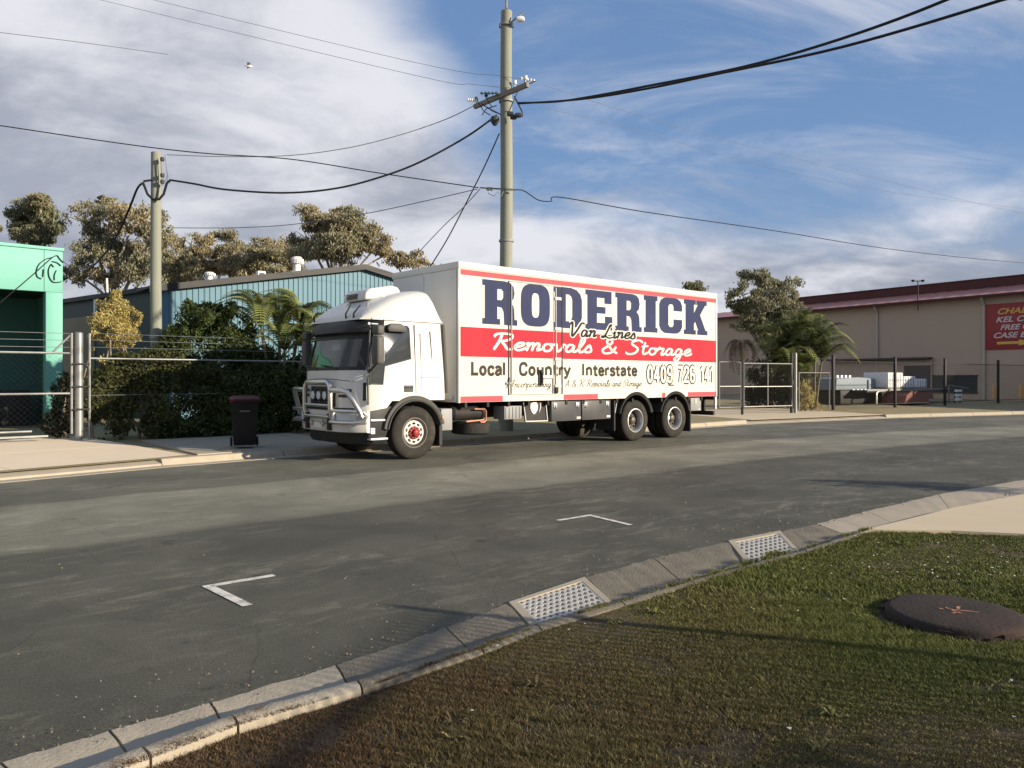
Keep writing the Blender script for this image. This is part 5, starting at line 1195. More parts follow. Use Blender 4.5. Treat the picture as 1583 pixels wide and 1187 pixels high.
for k in (k1, k2):
    m2 = MB(); m2.tube([(k,0.48,EV-0.1),(k,0.30,EV-0.35),(k,0.08,EV-0.6),(k,0.08,0.25)], 0.085, 8); build('downpipe', m2, M['tan_light'], t)
# low skillion, roller door, wide window
ka, kb = onplane(1442, 0, O4, d4)[0], onplane(1284, 0, O4, d4)[0]; zs = onplane(1380, 556, O4, d4)[1]
m2 = MB(); rows = []
for k in range(61):
    x = ka + (kb-ka)*k/60; rows.append([(x, 0.10 + (0.035 if k % 2 else 0), 0.2),(x, 0.10 + (0.035 if k % 2 else 0), zs-0.05)])
m2.grid(rows); sk = build('skillion_sheet', m2, M['beige_wall'], t, smooth=0)
m2 = MB(); m2.box(ka,kb,0.02,0.60,zs,zs+0.12); build('skillion_edge', m2, M['door_dark'], sk)
kc, kd = onplane(1440, 0, O4, d4)[0], onplane(1400, 0, O4, d4)[0]; zd = onplane(1420, 565, O4, d4)[1]
m2 = MB(); m2.box(kc,kd,0.15,0.20,0.25,zd)
for k in range(14): m2.box(kc+0.02,kd-0.02,0.20,0.215,0.3+0.17*k,0.42+0.17*k)
build('roller_door', m2, M['door_dark'], t, smooth=0)
m2 = MB(); m2.box(kc-0.05,kd+0.05,0.15,0.26,zd+0.005,zd+0.14); build('door_hood', m2, M['beige_wall'], t)
ke, kf = onplane(1511, 0, O4, d4)[0], onplane(1442, 0, O4, d4)[0]; zw0, zw1 = onplane(1475, 606, O4, d4)[1], onplane(1475, 581, O4, d4)[1]
m2 = MB(); m2.box(ke,kf,0.003,0.03,zw0,zw1); wd = build('window', m2, M['dark_glass'], t)
m2 = MB(); m2.box(ke-0.06,kf+0.0,0.005,0.07,zw0-0.07,zw0-0.002); m2.box(ke-0.06,kf,0.005,0.07,zw1+0.002,zw1+0.06); m2.box((ke+kf)/2-0.03,(ke+kf)/2+0.03,0.031,0.06,zw0,zw1); build('window_frame', m2, M['door_dark'], wd)
# sign
s0 = onplane(1524, 0, O4, d4)[0]; s1 = s0 - 7.4; zs0, zs1 = onplane(1524, 541, O4, d4)[1], onplane(1524, 471, O4, d4)[1]
sg = thing('wall_sign', 'dark red sign with yellow and white lettering and an arrow on the warehouse wall', 'sign', O4, math.atan2(d4.y, d4.x))
m2 = MB(); m2.box(s1,s0,0.012,0.06,zs0,zs1); sb = build('sign_board', m2, M['sign_red'], sg, bevel=0.01)
pl = lambda u, w, d: (s0-u, 0.0605+d, zs0+w)
for s, u0, v0, h, wd_, mt in (('CHAD & REI', 0.75, 2.12, 0.36, 3.6, 'sign_yellow'),('KEL COMPANIES', 0.65, 1.64, 0.33, 4.6, 'sign_white'),('FREE CHECK UP', 0.90, 1.17, 0.32, 3.9, 'sign_white'),('CASE EXTENTIONS', 0.52, 0.70, 0.33, 5.2, 'sign_white')):
    text('sign_line', s, u0, v0*(zs1-zs0)/2.75, h, wd_, 0.002, M[mt], None, shear=0.3, fat=0.02, plane=pl, parent=sb)
flat('sign_arrow', [[(0,.30),(0,.72),(.55,.72),(.55,1),(1,.5),(.55,0),(.55,.30)]], 0.70, 0.22, 2.3, 0.38, 0.002, M['sign_yellow'], None, plane=pl, parent=sb)
# twin floodlight mast on the roof
p = P(1419, 462, 53); t = thing('roof_mast', 'thin mast with two small floodlights above the maroon warehouse roof', 'mast', p)
m2 = MB(); m2.tube([(0,0,-0.8),(0,0,1.25)], 0.035); m2.tube([(-0.32,0,1.22),(0.32,0,1.22)], 0.03); build('mast', m2, M['dark_steel'], t)
for s in (-1, 1):
    m2 = MB(); m2.lathe([(0,-0.09),(0.07,-0.07),(0.12,0.06),(0,0.08)], (s*0.34,0,1.24), 'z', 12); build('floodlight', m2, M['dark_steel'], t)

# ------------------------------------------------------------------ yard things behind the right fence
FB = [G(1288,632,z=.25), G(1375,628,z=.25), G(1452,625,z=.25), G(1543,622,z=.25)]
dF = (FB[3]-FB[0]).normalized(); nF = Vector((-dF.y, dF.x, 0)); aF = math.atan2(dF.y, dF.x)
def yard(px, back): 
    o = FB[0] + nF*back; tt = onplane(px, 600, o, dF)[0]; p = o + dF*tt; p.z = 0.25; return p
p0, p1 = yard(1372, 2.2), yard(1470, 2.2); Ld = (p1-p0).length
t = thing('flatbed_trailer', 'low flatbed trailer with pale side rail in the yard behind the right fence', 'trailer', p0, aF)
m2 = MB(); m2.box(-2.0,Ld,0,2.3,0.62,0.74); build('deck', m2, M['dark_steel'], t, bevel=0.01)
m2 = MB(); m2.box(-2.0,Ld,-0.04,-0.002,0.70,0.80); build('side_rail', m2, M['galv'], t)
for x in (1.0, 2.0):
    m2 = MB(); m2.lathe([(0.12,-0.1),(0.30,-0.12),(0.36,-0.06),(0.36,0.06),(0.30,0.12),(0.12,0.1)], (x,0.35,0.36), 'y', 20); build('wheel', m2, M['tyre'], t)
m2 = MB(); m2.tube([(-1.2,-0.06,0.02),(-1.2,-0.06,0.6),(-1.0,-0.06,0.68),(-0.4,-0.06,0.68)], 0.06); build('ramp_frame', m2, M['galv'], t)
for i, (x, w, h, lab) in enumerate(((0.1,1.5,1.02,'tall white wrapped pallet with rounded end at the left of the trailer'),(1.7,1.25,0.82,'middle white wrapped pallet on the trailer'),(3.0,1.15,0.68,'low white wrapped pallet at the right end of the trailer'))):
    q = p0 + dF*(x+0.15); tt = thing('wrapped_pallet', lab, 'pallet', (q.x,q.y,1.00), aF, 'white wrapped pallets on the trailer')
    m2 = MB(); m2.box(0,w,0.1,1.5,0.10,h-0.1); build('load', m2, M['wrap_white'], tt, bevel=0.05, segs=3)
    m2 = MB(); m2.box(0,w,0.1,1.5,0.0,0.03); m2.box(0,w,0.1,0.2,0.03,0.10); m2.box(0,w,1.4,1.5,0.03,0.10); build('pallet_base', m2, M['arm_wood'], tt)
    for k in range(int(w/0.27)): 
        m2 = MB(); m2.box(0.16+0.27*k,0.20+0.27*k,0.085,0.101,0.12,h-0.14); build('strap', m2, M['tarp'], tt)
q = yard(1398, 1.2); t = thing('red_skip', 'brick red sloping skip below the trailer deck behind the fence', 'skip', q, aF)
m2 = MB(); m2.prism([(0,0.02),(0.25,0.45),(0.6,0.64),(3.0,0.62),(3.0,0.02)], 0, 1.3); build('tub', m2, M['brick_red'], t, bevel=0.01)
m2 = MB(); m2.box(0.55,3.05,-0.03,1.33,0.642,0.70); build('rim', m2, M['dark_steel'], t)
for x in (2.55,2.8): m2 = MB(); m2.box(x,x+0.1,-0.02,-0.001,0.12,0.26); build('reflector', m2, M['sign_white'], t)
q = yard(1292, 3.0); t = thing('tarpaulin_stack', 'long grey blue covered stack behind the right fence, left of the pallets', 'stack', q, aF)
m2 = MB(); m2.prism([(0,0.75),(0.1,1.35),(2.2,1.42),(4.6,1.30),(4.7,0.75)], 0, 1.8); build('cover', m2, M['tarp'], t, bevel=0.06)
m2 = MB(); m2.box(0.6,4.6,0.1,1.7,0.02,0.74); build('base', m2, M['dark_steel'], t, bevel=0.03)
for k in range(12):
    m2 = MB(); m2.box(0.05+0.37*k,0.24+0.37*k,-0.03,0.02,1.38 if k < 4 else 0.70,1.52 if k < 4 else 0.78); build('white_block', m2, M['wrap_white'], t, bevel=0.01)
q = yard(1477, 0.9); t = thing('white_barrier', 'small white slatted barrier beside the right fence post', 'barrier', q, aF)
for k in range(3): m2 = MB(); m2.box(0,0.78,0,0.05,0.12+0.24*k,0.26+0.24*k); build('barrier_rail', m2, M['wrap_white'], t, bevel=0.01)
m2 = MB(); m2.box(0.05,0.12,0.052,0.1,0,0.8); m2.box(0.66,0.73,0.052,0.1,0,0.8); build('barrier_post', m2, M['dark_steel'], t)
m2 = MB(); m2.tube([(-0.1,0.3,0.0),(-0.1,0.3,0.98),(2.2,0.3,0.78)], 0.04); build('hand_rail', m2, M['arm_wood'], t)
for px_, lab in ((1537, 'orange steel bollard left of the last fence post'), (1578, 'orange steel bollard at the right edge of the photo')):
    q = yard(px_, 0.8); t = thing('bollard', lab, 'bollard', q, aF, 'orange bollards by the right fence')
    m2 = MB(); m2.lathe([(0,1.0),(0.08,0.99),(0.10,0.95),(0.10,0.0)], (0,0,0), 'z', 16); build('post', m2, M['bollard_orange'], t)
    m2 = MB(); m2.lathe([(0.102,0.12),(0.16,0.10),(0.17,0.0)], (0,0,0), 'z', 16); build('footing', m2, M['concrete'], t)

# ------------------------------------------------------------------ fences and gates
def chain(parent, p0, p1, z0, z1, step=0.12, r=0.0013, mat=None):
    d = p1-p0; Lh = d.length; d.normalize(); h = z1-z0; V = []; Fq = []
    n = int((Lh + h)/step)
    for sgn in (1, -1):
        for k in range(n):
            u = k*step - h; a = (max(u,0), max(-u,0)); b = (min(u+h, Lh), min(h, Lh-u))
            if b[0] <= a[0]: continue
            if sgn < 0: a, b = (Lh-a[0], a[1]), (Lh-b[0], b[1])
            A, B = p0 + d*a[0] + Vector((0,0,z0+a[1])), p0 + d*b[0] + Vector((0,0,z0+b[1]))
            w = (B-A).normalized().cross(Vector((-d.y, d.x, 0))).normalized()*r; nn = Vector((-d.y, d.x, 0))*r
            o = len(V); V += [A+w, A-w*0.5+nn, A-w*0.5-nn, B+w, B-w*0.5+nn, B-w*0.5-nn]; Fq += [(o,o+1,o+4,o+3),(o+1,o+2,o+5,o+4),(o+2,o,o+3,o+5)]
    ob = npmesh('chain_mesh', np.array([tuple(v) for v in V]), np.array(Fq), mat or M['dark_steel'], parent); ob['kind'] = 'stuff'; return ob
def bar(name, pts, r, mat, parent, seg=10): m2 = MB(); m2.tube(pts, r, seg); return build(name, m2, mat, parent)
# left gate and fence
GP = G(122, 685, z=0.17)
GPz = 0.17
def lf(px, py): s_, z_ = onplane(px, py, GP, DIR); return Vector((s_, 0, z_))
t = thing('chain_link_gate', 'galvanised chain link sliding gate with barbed wire in front of the teal building', 'gate', GP, ANG)
bar('gate_rail', [(-6, 0, lf(0,557).z),(-0.13, 0, lf(112,558).z)], 0.024, M['galv'], t); bar('gate_rail', [(-6, 0, lf(0,622).z),(-0.13, 0, lf(112,620).z)], 0.024, M['galv'], t)
bar('gate_rail', [(-6, 0, 0.30),(-0.9, 0, 0.30)], 0.026, M['galv'], t)
m2 = MB(); m2.box(-6,-0.6,-0.04,0.04,0.17,0.21); build('gate_track', m2, M['galv'], t)
bar('gate_stile', [(-0.15,-0.02,0.22),(-0.15,-0.02,lf(113,527).z)], 0.026, M['galv'], t)
bar('barbed_arm', [tuple(lf(112,527)),tuple(lf(82,556))], 0.022, M['galv'], t)
for y in (526, 537, 548): bar('barbed_wire', [(-6,0,lf(60,y).z),(-3,0,lf(60,y).z-0.02),(-0.15,0,lf(60,y).z)], 0.006, M['galv'], t, 5)
chain(t, Vector((-6,0.01,0)), Vector((-0.15,0.01,0)), 0.25, lf(0,557).z)
t = thing('chain_link_fence', 'chain link fence with galvanised rail running into the hedge', 'fence', GP, ANG)
bar('corner_post', [(0,0,0.0),(0,0,lf(122,527).z)], 0.085, M['galv'], t, 16)
m2 = MB(); m2.lathe([(0,0.03),(0.06,0.025),(0.088,0.0)], (0,0,lf(122,527).z), 'z', 16); build('post_cap', m2, M['galv'], t)
for z in (0.75, 1.25, 1.75):
    m2 = MB(); m2.tube([(-0.15,-0.09,z),(0,-0.10,z),(0.2,-0.05,z)], 0.02); build('hinge_strap', m2, M['dark_steel'], t)
for x in (0.21, 9.2, 12.2): bar('line_post', [(x,0,0.0),(x,0,lf(133,527).z)], 0.026, M['galv'], t)
zr = lf(180,566).z; bar('top_rail', [(0.21,0,zr),(12.2,0,zr)], 0.022, M['galv'], t)
bar('tension_wire', [(0.21,0,lf(180,622).z),(12.2,0,lf(180,622).z)], 0.006, M['galv'], t, 5)
for y in (528, 538, 549): bar('barbed_wire', [(0.21,0,lf(180,y).z),(12.2,0,lf(180,y).z)], 0.005, M['galv'], t, 5)
chain(t, Vector((0.21,0.01,0)), Vector((12.2,0.01,0)), 0.2, zr)
# right double gate
QA, QB = G(1112,640,z=.2), G(1228,636.5,z=.2); dQ = (QB-QA).normalized(); aQ = math.atan2(dQ.y, dQ.x); LQ = (QB-QA).length
def rq(px, py): s_, z_ = onplane(px, py, QA, dQ); return s_, z_
for px0, px1, mid, y0, lab in ((1112, 1145, None, 567, 'narrow left leaf of the mesh gate beside the truck tail'),(1150, 1224, 1187, 569.5, 'wide right leaf of the mesh gate with a middle upright')):
    t = thing('gate_leaf', lab, 'gate', QA, aQ, 'mesh gate leaves at the right driveway')
    x0, x1 = rq(px0, 600)[0], rq(px1, 600)[0]; z1 = rq((px0+px1)/2, y0)[1]; zm = rq((px0+px1)/2, 605)[1]; z0 = 0.26
    m2 = MB(); m2.tube([(x0,0,z0),(x0,0,z1),(x1,0,z1),(x1,0,z0),(x0,0,z0)], 0.026, 8); build('gate_frame', m2, M['galv'], t)
    bar('mid_rail', [(x0,0,zm),(x1,0,zm)], 0.022, M['galv'], t)
    if mid: xm = rq(mid, 600)[0]; bar('mid_stile', [(xm,0,z0),(xm,0,z1)], 0.022, M['galv'], t)
    chain(t, Vector((x0,0.02,0)), Vector((x1,0.02,0)), z0, z1, 0.16, 0.003, M['dark_steel'])
t = thing('gate_post', 'dark steel gate post between the two mesh gate leaves', 'post', QA + dQ*rq(1147.5,600)[0], aQ)
bar('post', [(0,0,-0.1),(0,0,rq(1147,566)[1])], 0.055, M['dark_steel'], t, 12); m2 = MB(); m2.box(-0.07,0.07,-0.07,0.07,rq(1147,566)[1]+0.001,rq(1147,566)[1]+0.03); build('post_cap', m2, M['dark_steel'], t)
t = thing('gate_post', 'tall pale galvanised gate post paired with a dark one, in front of the palm', 'post', QB, aQ)
bar('post', [(0.06,0,-0.1),(0.06,0,rq(1230,553)[1])], 0.07, M['galv'], t, 12); bar('dark_post', [(-0.12,0.05,-0.1),(-0.12,0.05,rq(1226,553)[1])], 0.06, M['dark_steel'], t, 12)
# right fence: low framed panel then tall dark posts with mesh
t = thing('mesh_fence_panel', 'low framed mesh panel between the gate post and the dark fence posts', 'fence', QB, 0)
pe = FB[0]-QB; pe.z = 0; z1 = 1.85
m2 = MB(); m2.tube([(0.25,0.15,0.05),(0.25,0.15,z1-0.2),(pe.x-0.25,pe.y-0.2,z1-0.2),(pe.x-0.25,pe.y-0.2,0.05)], 0.028, 8); build('panel_frame', m2, M['galv'], t)
chain(t, Vector((0.25,0.16,0)), Vector((pe.x-0.25,pe.y-0.19,0)), 0.05, z1-0.2, 0.16, 0.003, M['dark_steel'])
t = thing('dark_post_fence', 'tall mesh fence on black posts along the right verge', 'fence', FB[0], aF)
xs = [0] + [(b-FB[0]).length for b in FB[1:]] + [(FB[3]-FB[0]).length+5.5, (FB[3]-FB[0]).length+11]
for x in xs:
    m2 = MB(); m2.box(x-0.055,x+0.055,-0.055,0.055,-0.05,2.36); m2.box(x-0.065,x+0.065,-0.065,0.065,2.362,2.39); build('fence_post', m2, M['dark_steel'], t, bevel=0.006)
bar('top_wire', [(0,0,2.12),(xs[-1],0,2.12)], 0.016, M['dark_steel'], t, 6)
bar('bottom_rail', [(0,0,0.14),(xs[-1],0,0.14)], 0.018, M['dark_steel'], t, 6)
chain(t, Vector((0,0.06,0)), Vector((xs[-1],0.06,0)), 0.14, 2.12, 0.22, 0.0032, M['dark_steel'])

# wheelie bin
t = thing('wheelie_bin', 'dark wheelie bin with a red lid on the kerbside left of the truck', 'bin', (-5.60, 16.25, 0.17), R(20))
m2 = MB(); V = []
for z, hx, hy in ((0.05,0.215,0.24),(0.55,0.25,0.28),(0.92,0.275,0.33),(0.93,0.295,0.35),(0.97,0.295,0.35)): V.append([(-hx,-hy,z),(hx,-hy,z),(hx,hy,z),(-hx,hy,z)])
m2.grid(V, closed=True); m2.f.append((3,2,1,0)); m2.f.append((16,17,18,19)); build('body', m2, M['bin_green'], t, bevel=0.012)
m2 = MB(); m2.grid([[(-0.31,-0.37,0.975),(0.31,-0.37,0.975),(0.31,0.37,0.995),(-0.31,0.37,0.995)],[(-0.30,-0.36,1.01),(0.30,-0.36,1.01),(0.30,0.36,1.04),(-0.30,0.36,1.04)],[(-0.22,-0.22,1.045),(0.22,-0.22,1.045),(0.22,0.25,1.07),(-0.22,0.25,1.07)]], closed=True); m2.f.append((8,9,10,11)); m2.f.append((3,2,1,0)); build('lid', m2, M['bin_red'], t, bevel=0.008)
m2 = MB(); m2.tube([(-0.22,0.40,0.96),(0.22,0.40,0.96)], 0.016); m2.box(-0.22,-0.19,0.33,0.41,0.94,0.98); m2.box(0.19,0.22,0.33,0.41,0.94,0.98); build('handle', m2, M['bin_green'], t)
for s in (-1, 1):
    m2 = MB(); m2.lathe([(0,-0.025),(0.08,-0.025),(0.10,-0.015),(0.10,0.015),(0.08,0.025),(0,0.025)], (s*0.26,0.24,0.10), 'x', 18); build('wheel', m2, M['tyre'], t)
m2 = MB(); m2.box(-0.10,0.10,-0.345,-0.33,0.74,0.78); build('bin_grip', m2, M['grey_plastic'], t)

# ------------------------------------------------------------------ poles and cables
def pole(name, loc, h, r0, r1, label):
    t = thing(name, label, 'power pole', loc)
    m2 = MB(); rows = []
    for k in range(25):
        z = -0.3 + (h+0.3)*k/24; r = r0 + (r1-r0)*k/24
        rows.append([((r*(1+0.02*mnoise.noise(Vector((math.cos(a)*2, math.sin(a)*2, z*0.7)))))*math.cos(a) + 0.008*math.sin(z*1.1), r*math.sin(a)+0.006*math.sin(z*0.7), z) for a in [2*math.pi*i/20 for i in range(20)]])
    m2.grid(rows, closed=True); m2.f.append(tuple(range(24*20, 25*20))); build('shaft', m2, M['pole_wood'], t, smooth=60)
    return t
PM = Vector((-0.16, 22.0, 0.15)); pm = pole('power_pole', PM, 11.85, 0.195, 0.158, 'tall greenish timber power pole with cross arm rising behind the truck')
ZA = 9.55 - 0.15
m2 = MB(); a = -NRM; u = Vector((0,0,1)); L_ = 1.12
off_ = Vector((0.05,-0.22,0))
def obox(mb, c, ax, hl, ay, hw, hz):
    c = Vector(c); ax = Vector(ax).normalized(); ay = Vector(ay).normalized(); V = []
    for z in (-hz, hz):
        for x, y in ((-1,-1),(1,-1),(1,1),(-1,1)): V.append(c + ax*x*hl + ay*y*hw + Vector((0,0,z)))
    mb.add(V, [(0,3,2,1),(4,5,6,7),(0,1,5,4),(1,2,6,5),(2,3,7,6),(3,0,4,7)])
co = -DIR*0.23 + Vector((0,0,ZA)); obox(m2, co, a, 1.15, DIR, 0.05, 0.065); arm = build('cross_arm', m2, M['arm_wood'], pm, bevel=0.008)
for k in (-1.06, -0.62, 0.62, 1.06):
    m2 = MB(); m2.lathe([(0.012,0.0),(0.012,0.08),(0.045,0.085),(0.06,0.12),(0.045,0.15),(0.05,0.19),(0.0,0.21)], co + a*k + Vector((0,0,0.066)), 'z', 14); build('insulator', m2, M['porcelain'] if k > 0 else M['fuse_dark'], arm)
m2 = MB(); m2.tube([co + a*0.75 + Vector((0,0,-0.06)), Vector((0,-0.0,ZA-0.55))], 0.016); m2.tube([co - a*0.75 + Vector((0,0,-0.06)), Vector((0,0,ZA-0.55))], 0.016); build('arm_brace', m2, M['galv'], arm)
def pp(x, y, Y=21.8): return P(x, y, Y) - PM
for a0, b0, mt in (((804,121),(828,125),'porcelain'),((742,144),(770,144),'fuse_dark'),((722,154),(738,156),'porcelain')):
    A_, B_ = pp(*a0), pp(*b0); m2 = MB(); n = 5
    for k in range(n): 
        c = A_.lerp(B_, (k+0.5)/n); m2.lathe([(0,-0.028),(0.035,-0.02),(0.055,0.0),(0.03,0.02),(0,0.026)], c, 'x', 10)
    m2.tube([A_, B_], 0.015, 6); build('strain_insulator', m2, M[mt], pm)
m2 = MB(); m2.lathe([(0,-0.14),(0.05,-0.12),(0.12,-0.02),(0.13,0.06),(0.10,0.12),(0.0,0.13)], pp(765,187,21.5), 'z', 14); build('fuse_pot', m2, M['fuse_dark'], pm)
m2 = MB(); m2.box(-0.02,0.02,-0.02,0.02,-0.05,0.1); 
for c in (pp(794,181,21.6), pp(801,178,21.5), pp(789,176,21.6)):
    m2 = MB(); m2.lathe([(0,-0.10),(0.06,-0.09),(0.075,0.0),(0.06,0.08),(0,0.1)], c, 'x', 12); build('cable_clamp', m2, M['fuse_dark'], pm)
def lead(pts, r=0.014): m2 = MB(); V = [pp(x, y, 21.65) for x, y in pts]; m2.tube(V, r, 6); build('jumper_lead', m2, M['cable_black'], pm)
lead([(795,149),(801,160),(807,172),(808,178),(806,181)], 0.022); lead([(828,125),(815,131),(806,136)]); lead([(770,146),(752,152),(760,165)]); lead([(738,156),(748,172),(758,178)]); lead([(745,178),(752,168),(768,163)]); lead([(744,160),(762,172),(775,177)])
lead([(811,124),(811,130)]); lead([(816,125),(812,133)])
m2 = MB(); m2.box(-0.05,0.05,-0.05,0.05,11.85,12.05); m2.tube([(0,-0.1,11.9),(0.02,-0.1,12.5)], 0.03); build('top_bracket', m2, M['grey_paint'], pm)
m2 = MB(); m2.tube([(0.10,-0.16,11.45),(0.32,-0.2,11.6),(0.5,-0.22,11.75)], 0.025); build('lamp_arm', m2, M['grey_paint'], pm)
m2 = MB(); m2.lathe([(0,-0.13),(0.07,-0.10),(0.09,0.0),(0.07,0.1),(0,0.12)], (0.40,-0.22,11.53), 'x', 14); build('pole_lamp', m2, M['porcelain'], pm)
m2 = MB()
for z in (11.45, 9.3, 5.35): m2.lathe([(0.205,-0.03),(0.212,-0.03),(0.212,0.03),(0.205,0.03)], (0,0,z), 'z', 20)
build('steel_band', m2, M['grey_paint'], pm)
m2 = MB(); m2.tube([pp(742,290,21.75),pp(798,294,21.75)], 0.02); m2.lathe([(0,-0.1),(0.05,-0.08),(0.05,0.08),(0,0.1)], pp(757,292,21.75), 'x', 10); build('cable_bracket', m2, M['galv'], pm)
m2 = MB(); m2.tube([pp(757,293,21.7),pp(755,299,21.7),pp(764,303,21.7),pp(770,296,21.7),pp(775,303,21.7),pp(778,296,21.7)], 0.012, 6); build('cable_tail', m2, M['galv'], pm)

PS = Vector((-9.86, 21.5, 0.15)); ps = pole('service_pole', PS, 7.85-0.15+0.0, 0.155, 0.135, 'shorter greenish timber pole standing behind the hedge near the blue shed')
def pq(x, y, Y=21.3): return P(x, y, Y) - PS
m2 = MB(); m2.box(-0.02,0.02,-0.02,0.02,0,0.01)
m2 = MB(); m2.tube([pq(249,245),pq(250,262),pq(252,285)], 0.02); build('insulator_bracket', m2, M['galv'], ps)
for y in (246, 271, 281): m2 = MB(); m2.lathe([(0,-0.06),(0.05,-0.05),(0.06,0),(0.05,0.05),(0,0.06)], pq(251,y), 'z', 10); build('insulator', m2, M['fuse_dark'], ps)
for pts in ([(255,239),(257,255),(259,272),(254,282)],[(258,262),(260,273),(258,280)]): m2 = MB(); m2.tube([pq(*a) for a in pts], 0.010, 5); build('jumper_lead', m2, M['cable_grey'], ps)
m2 = MB(); m2.tube([pq(222,280),pq(236,278)], 0.03); build('side_bracket', m2, M['dark_steel'], ps)
m2 = MB(); m2.tube([pq(*a) for a in ((221,282),(228,300),(236,308),(246,308),(253,300),(258,283),(264,278))], 0.035, 8); build('drip_loop', m2, M['cable_black'], ps)
m2 = MB(); m2.lathe([(0.150,-0.04),(0.165,-0.04),(0.165,0.04),(0.150,0.04)], (0,0,1.6+(HY-521)*21.5/F-0.15), 'z', 18); build('steel_band', m2, M['galv'], ps)

def cable(label, pts, A, B, r, mat='cable_black', name='power_cable', extra=(), group=None):
    A, B = Vector((*A,0)), Vector((*B,0)); d = (B-A).normalized(); V = []
    for x, y in pts:
        s_, z_ = onplane(x, y, A, d); V.append(A + d*s_ + Vector((0,0,z_)))
    V += [Vector(e) for e in extra]
    sm = []
    Q = [V[0]] + V + [V[-1]]
    for i in range(1, len(Q)-2):
        for k in range(7):
            q = k/7; a, b, c, e = Q[i-1], Q[i], Q[i+1], Q[i+2]; sm.append(0.5*((2*b)+(c-a)*q+(2*a-5*b+4*c-e)*q*q+(3*b-a-3*c+e)*q**3))
    sm.append(Q[-2]); m2 = MB(); o0 = sm[0].copy(); m2.tube([p-o0 for p in sm], r, 6)
    o = build(name, m2, M[mat], None); o.location = o0; return tag(o, label, 'cable', group)
gr = 'cables strung from the tall pole'
cable('upper of two thick black cables sweeping from the cross arm to the top right', [(800,159),(860,157),(920,148),(1000,133),(1150,103),(1300,60),(1462,0),(1640,-85)], (0.0,21.8), (12,7), 0.027, group=gr, extra=[(14.5,4.0,9.6)])
cable('lower of two thick black cables sweeping from the cross arm to the top right', [(802,160),(900,153),(1000,137),(1100,116),(1300,73),(1548,0),(1720,-62)], (0.0,21.8), (12.6,7), 0.027, group=gr, extra=[(15.5,3.8,9.4)])
cable('thick black cable sagging between the tall pole and the short pole', [(768,178),(720,212),(650,250),(590,273),(520,291),(440,298),(350,293),(300,284),(262,278)], (-0.3,22.0), (-9.7,21.4), 0.028, group=gr)
cable('thin wire from the cross arm sagging to the top of the short pole', [(735,162),(690,184),(620,208),(540,228),(450,240),(350,242),(258,239)], (-0.9,22.3), (-9.6,21.4), 0.012, 'cable_grey', group=gr)
cable('wire crossing the top of the short pole and running off the left edge', [(-160,172),(0,194),(120,212),(235,228),(330,238),(450,246),(590,268),(740,290)], (-0.3,22.0), (-9.86,21.5), 0.015, 'cable_black', group=gr)
cable('faint thin wire behind the treetops between the poles', [(262,352),(360,352),(450,347),(560,331),(660,310),(738,292)], (-0.3,22.0), (-12,26), 0.012, 'cable_grey', group=gr)
cable('black stay wire dropping from the tall pole behind the truck roof', [(772,206),(750,255),(720,315),(690,372),(660,420)], (-0.3,22.0), (-3.4,24.6), 0.018, group=gr)
cable('thin second stay wire below the bracket of the tall pole', [(742,292),(715,322),(685,350),(636,402)], (-0.4,22.0), (-4.4,24.8), 0.012, 'cable_grey', group=gr)
cable('thin communications wire running right with a kink beside the tall pole', [(742,290),(798,293),(812,296),(832,309),(852,311),(868,305),(1000,328),(1200,357),(1400,388),(1600,408),(1800,424)], (-0.1,21.8), (30,50), 0.016, 'cable_black', group=gr)
for i, (pts, lab) in enumerate(((((640,96),(773,117),(806,122)),'pale wire reaching the tall pole from the upper left'),(((640,116),(730,130),(790,136)),'lower pale wire reaching the tall pole from the upper left'))):
    cable(lab, [(pts[0][0]-500, pts[0][1]-120)] + list(pts), (0.0,21.8), (-14,24), 0.006, 'cable_grey', group=gr)
for i, (pts, lab) in enumerate(((((842,132),(1000,182),(1200,237),(1400,287),(1583,330),(1800,372)),'uppermost faint pale wire running right across the blue sky'),(((835,165),(1000,206),(1200,262),(1400,300),(1583,322),(1800,345)),'lower faint pale wire running right across the blue sky'))):
    cable(lab, list(pts), (0.5,21.8), (34,48), 0.006, 'cable_grey', group=gr)
cable('thick black service cable hanging from the short pole towards the grey shed', [(220,283),(212,292),(200,322),(183,360),(165,388),(145,410),(130,420)], (-10.0,21.4), (-15.4,28.6), 0.033, group=gr)
cable('faint wire crossing the clouds at the upper left', [(-80,40),(0,50),(130,66),(260,84)], (-16,20), (-6,24), 0.008, 'cable_grey', group=gr)
# cockatoo-white bird gliding in the clouds
p = P(384, 102, 38); t = thing('bird', 'small white bird gliding high in front of the clouds', 'bird', p, R(20))
m2 = MB(); m2.lathe([(0,-0.2),(0.03,-0.15),(0.055,0.0),(0.045,0.1),(0.02,0.19),(0,0.22)], (0,0,0), 'x', 10); build('body', m2, M['wrap_white'], t)
m2 = MB()
for s in (-1, 1): m2.grid([[(0.06,s*0.03,0.02),(0.10,s*0.22,0.07),(-0.02,s*0.42,0.03)],[(-0.08,s*0.03,0.015),(-0.06,s*0.22,0.06),(-0.06,s*0.42,0.028)]])
build('wings', m2, M['wrap_white'], t)

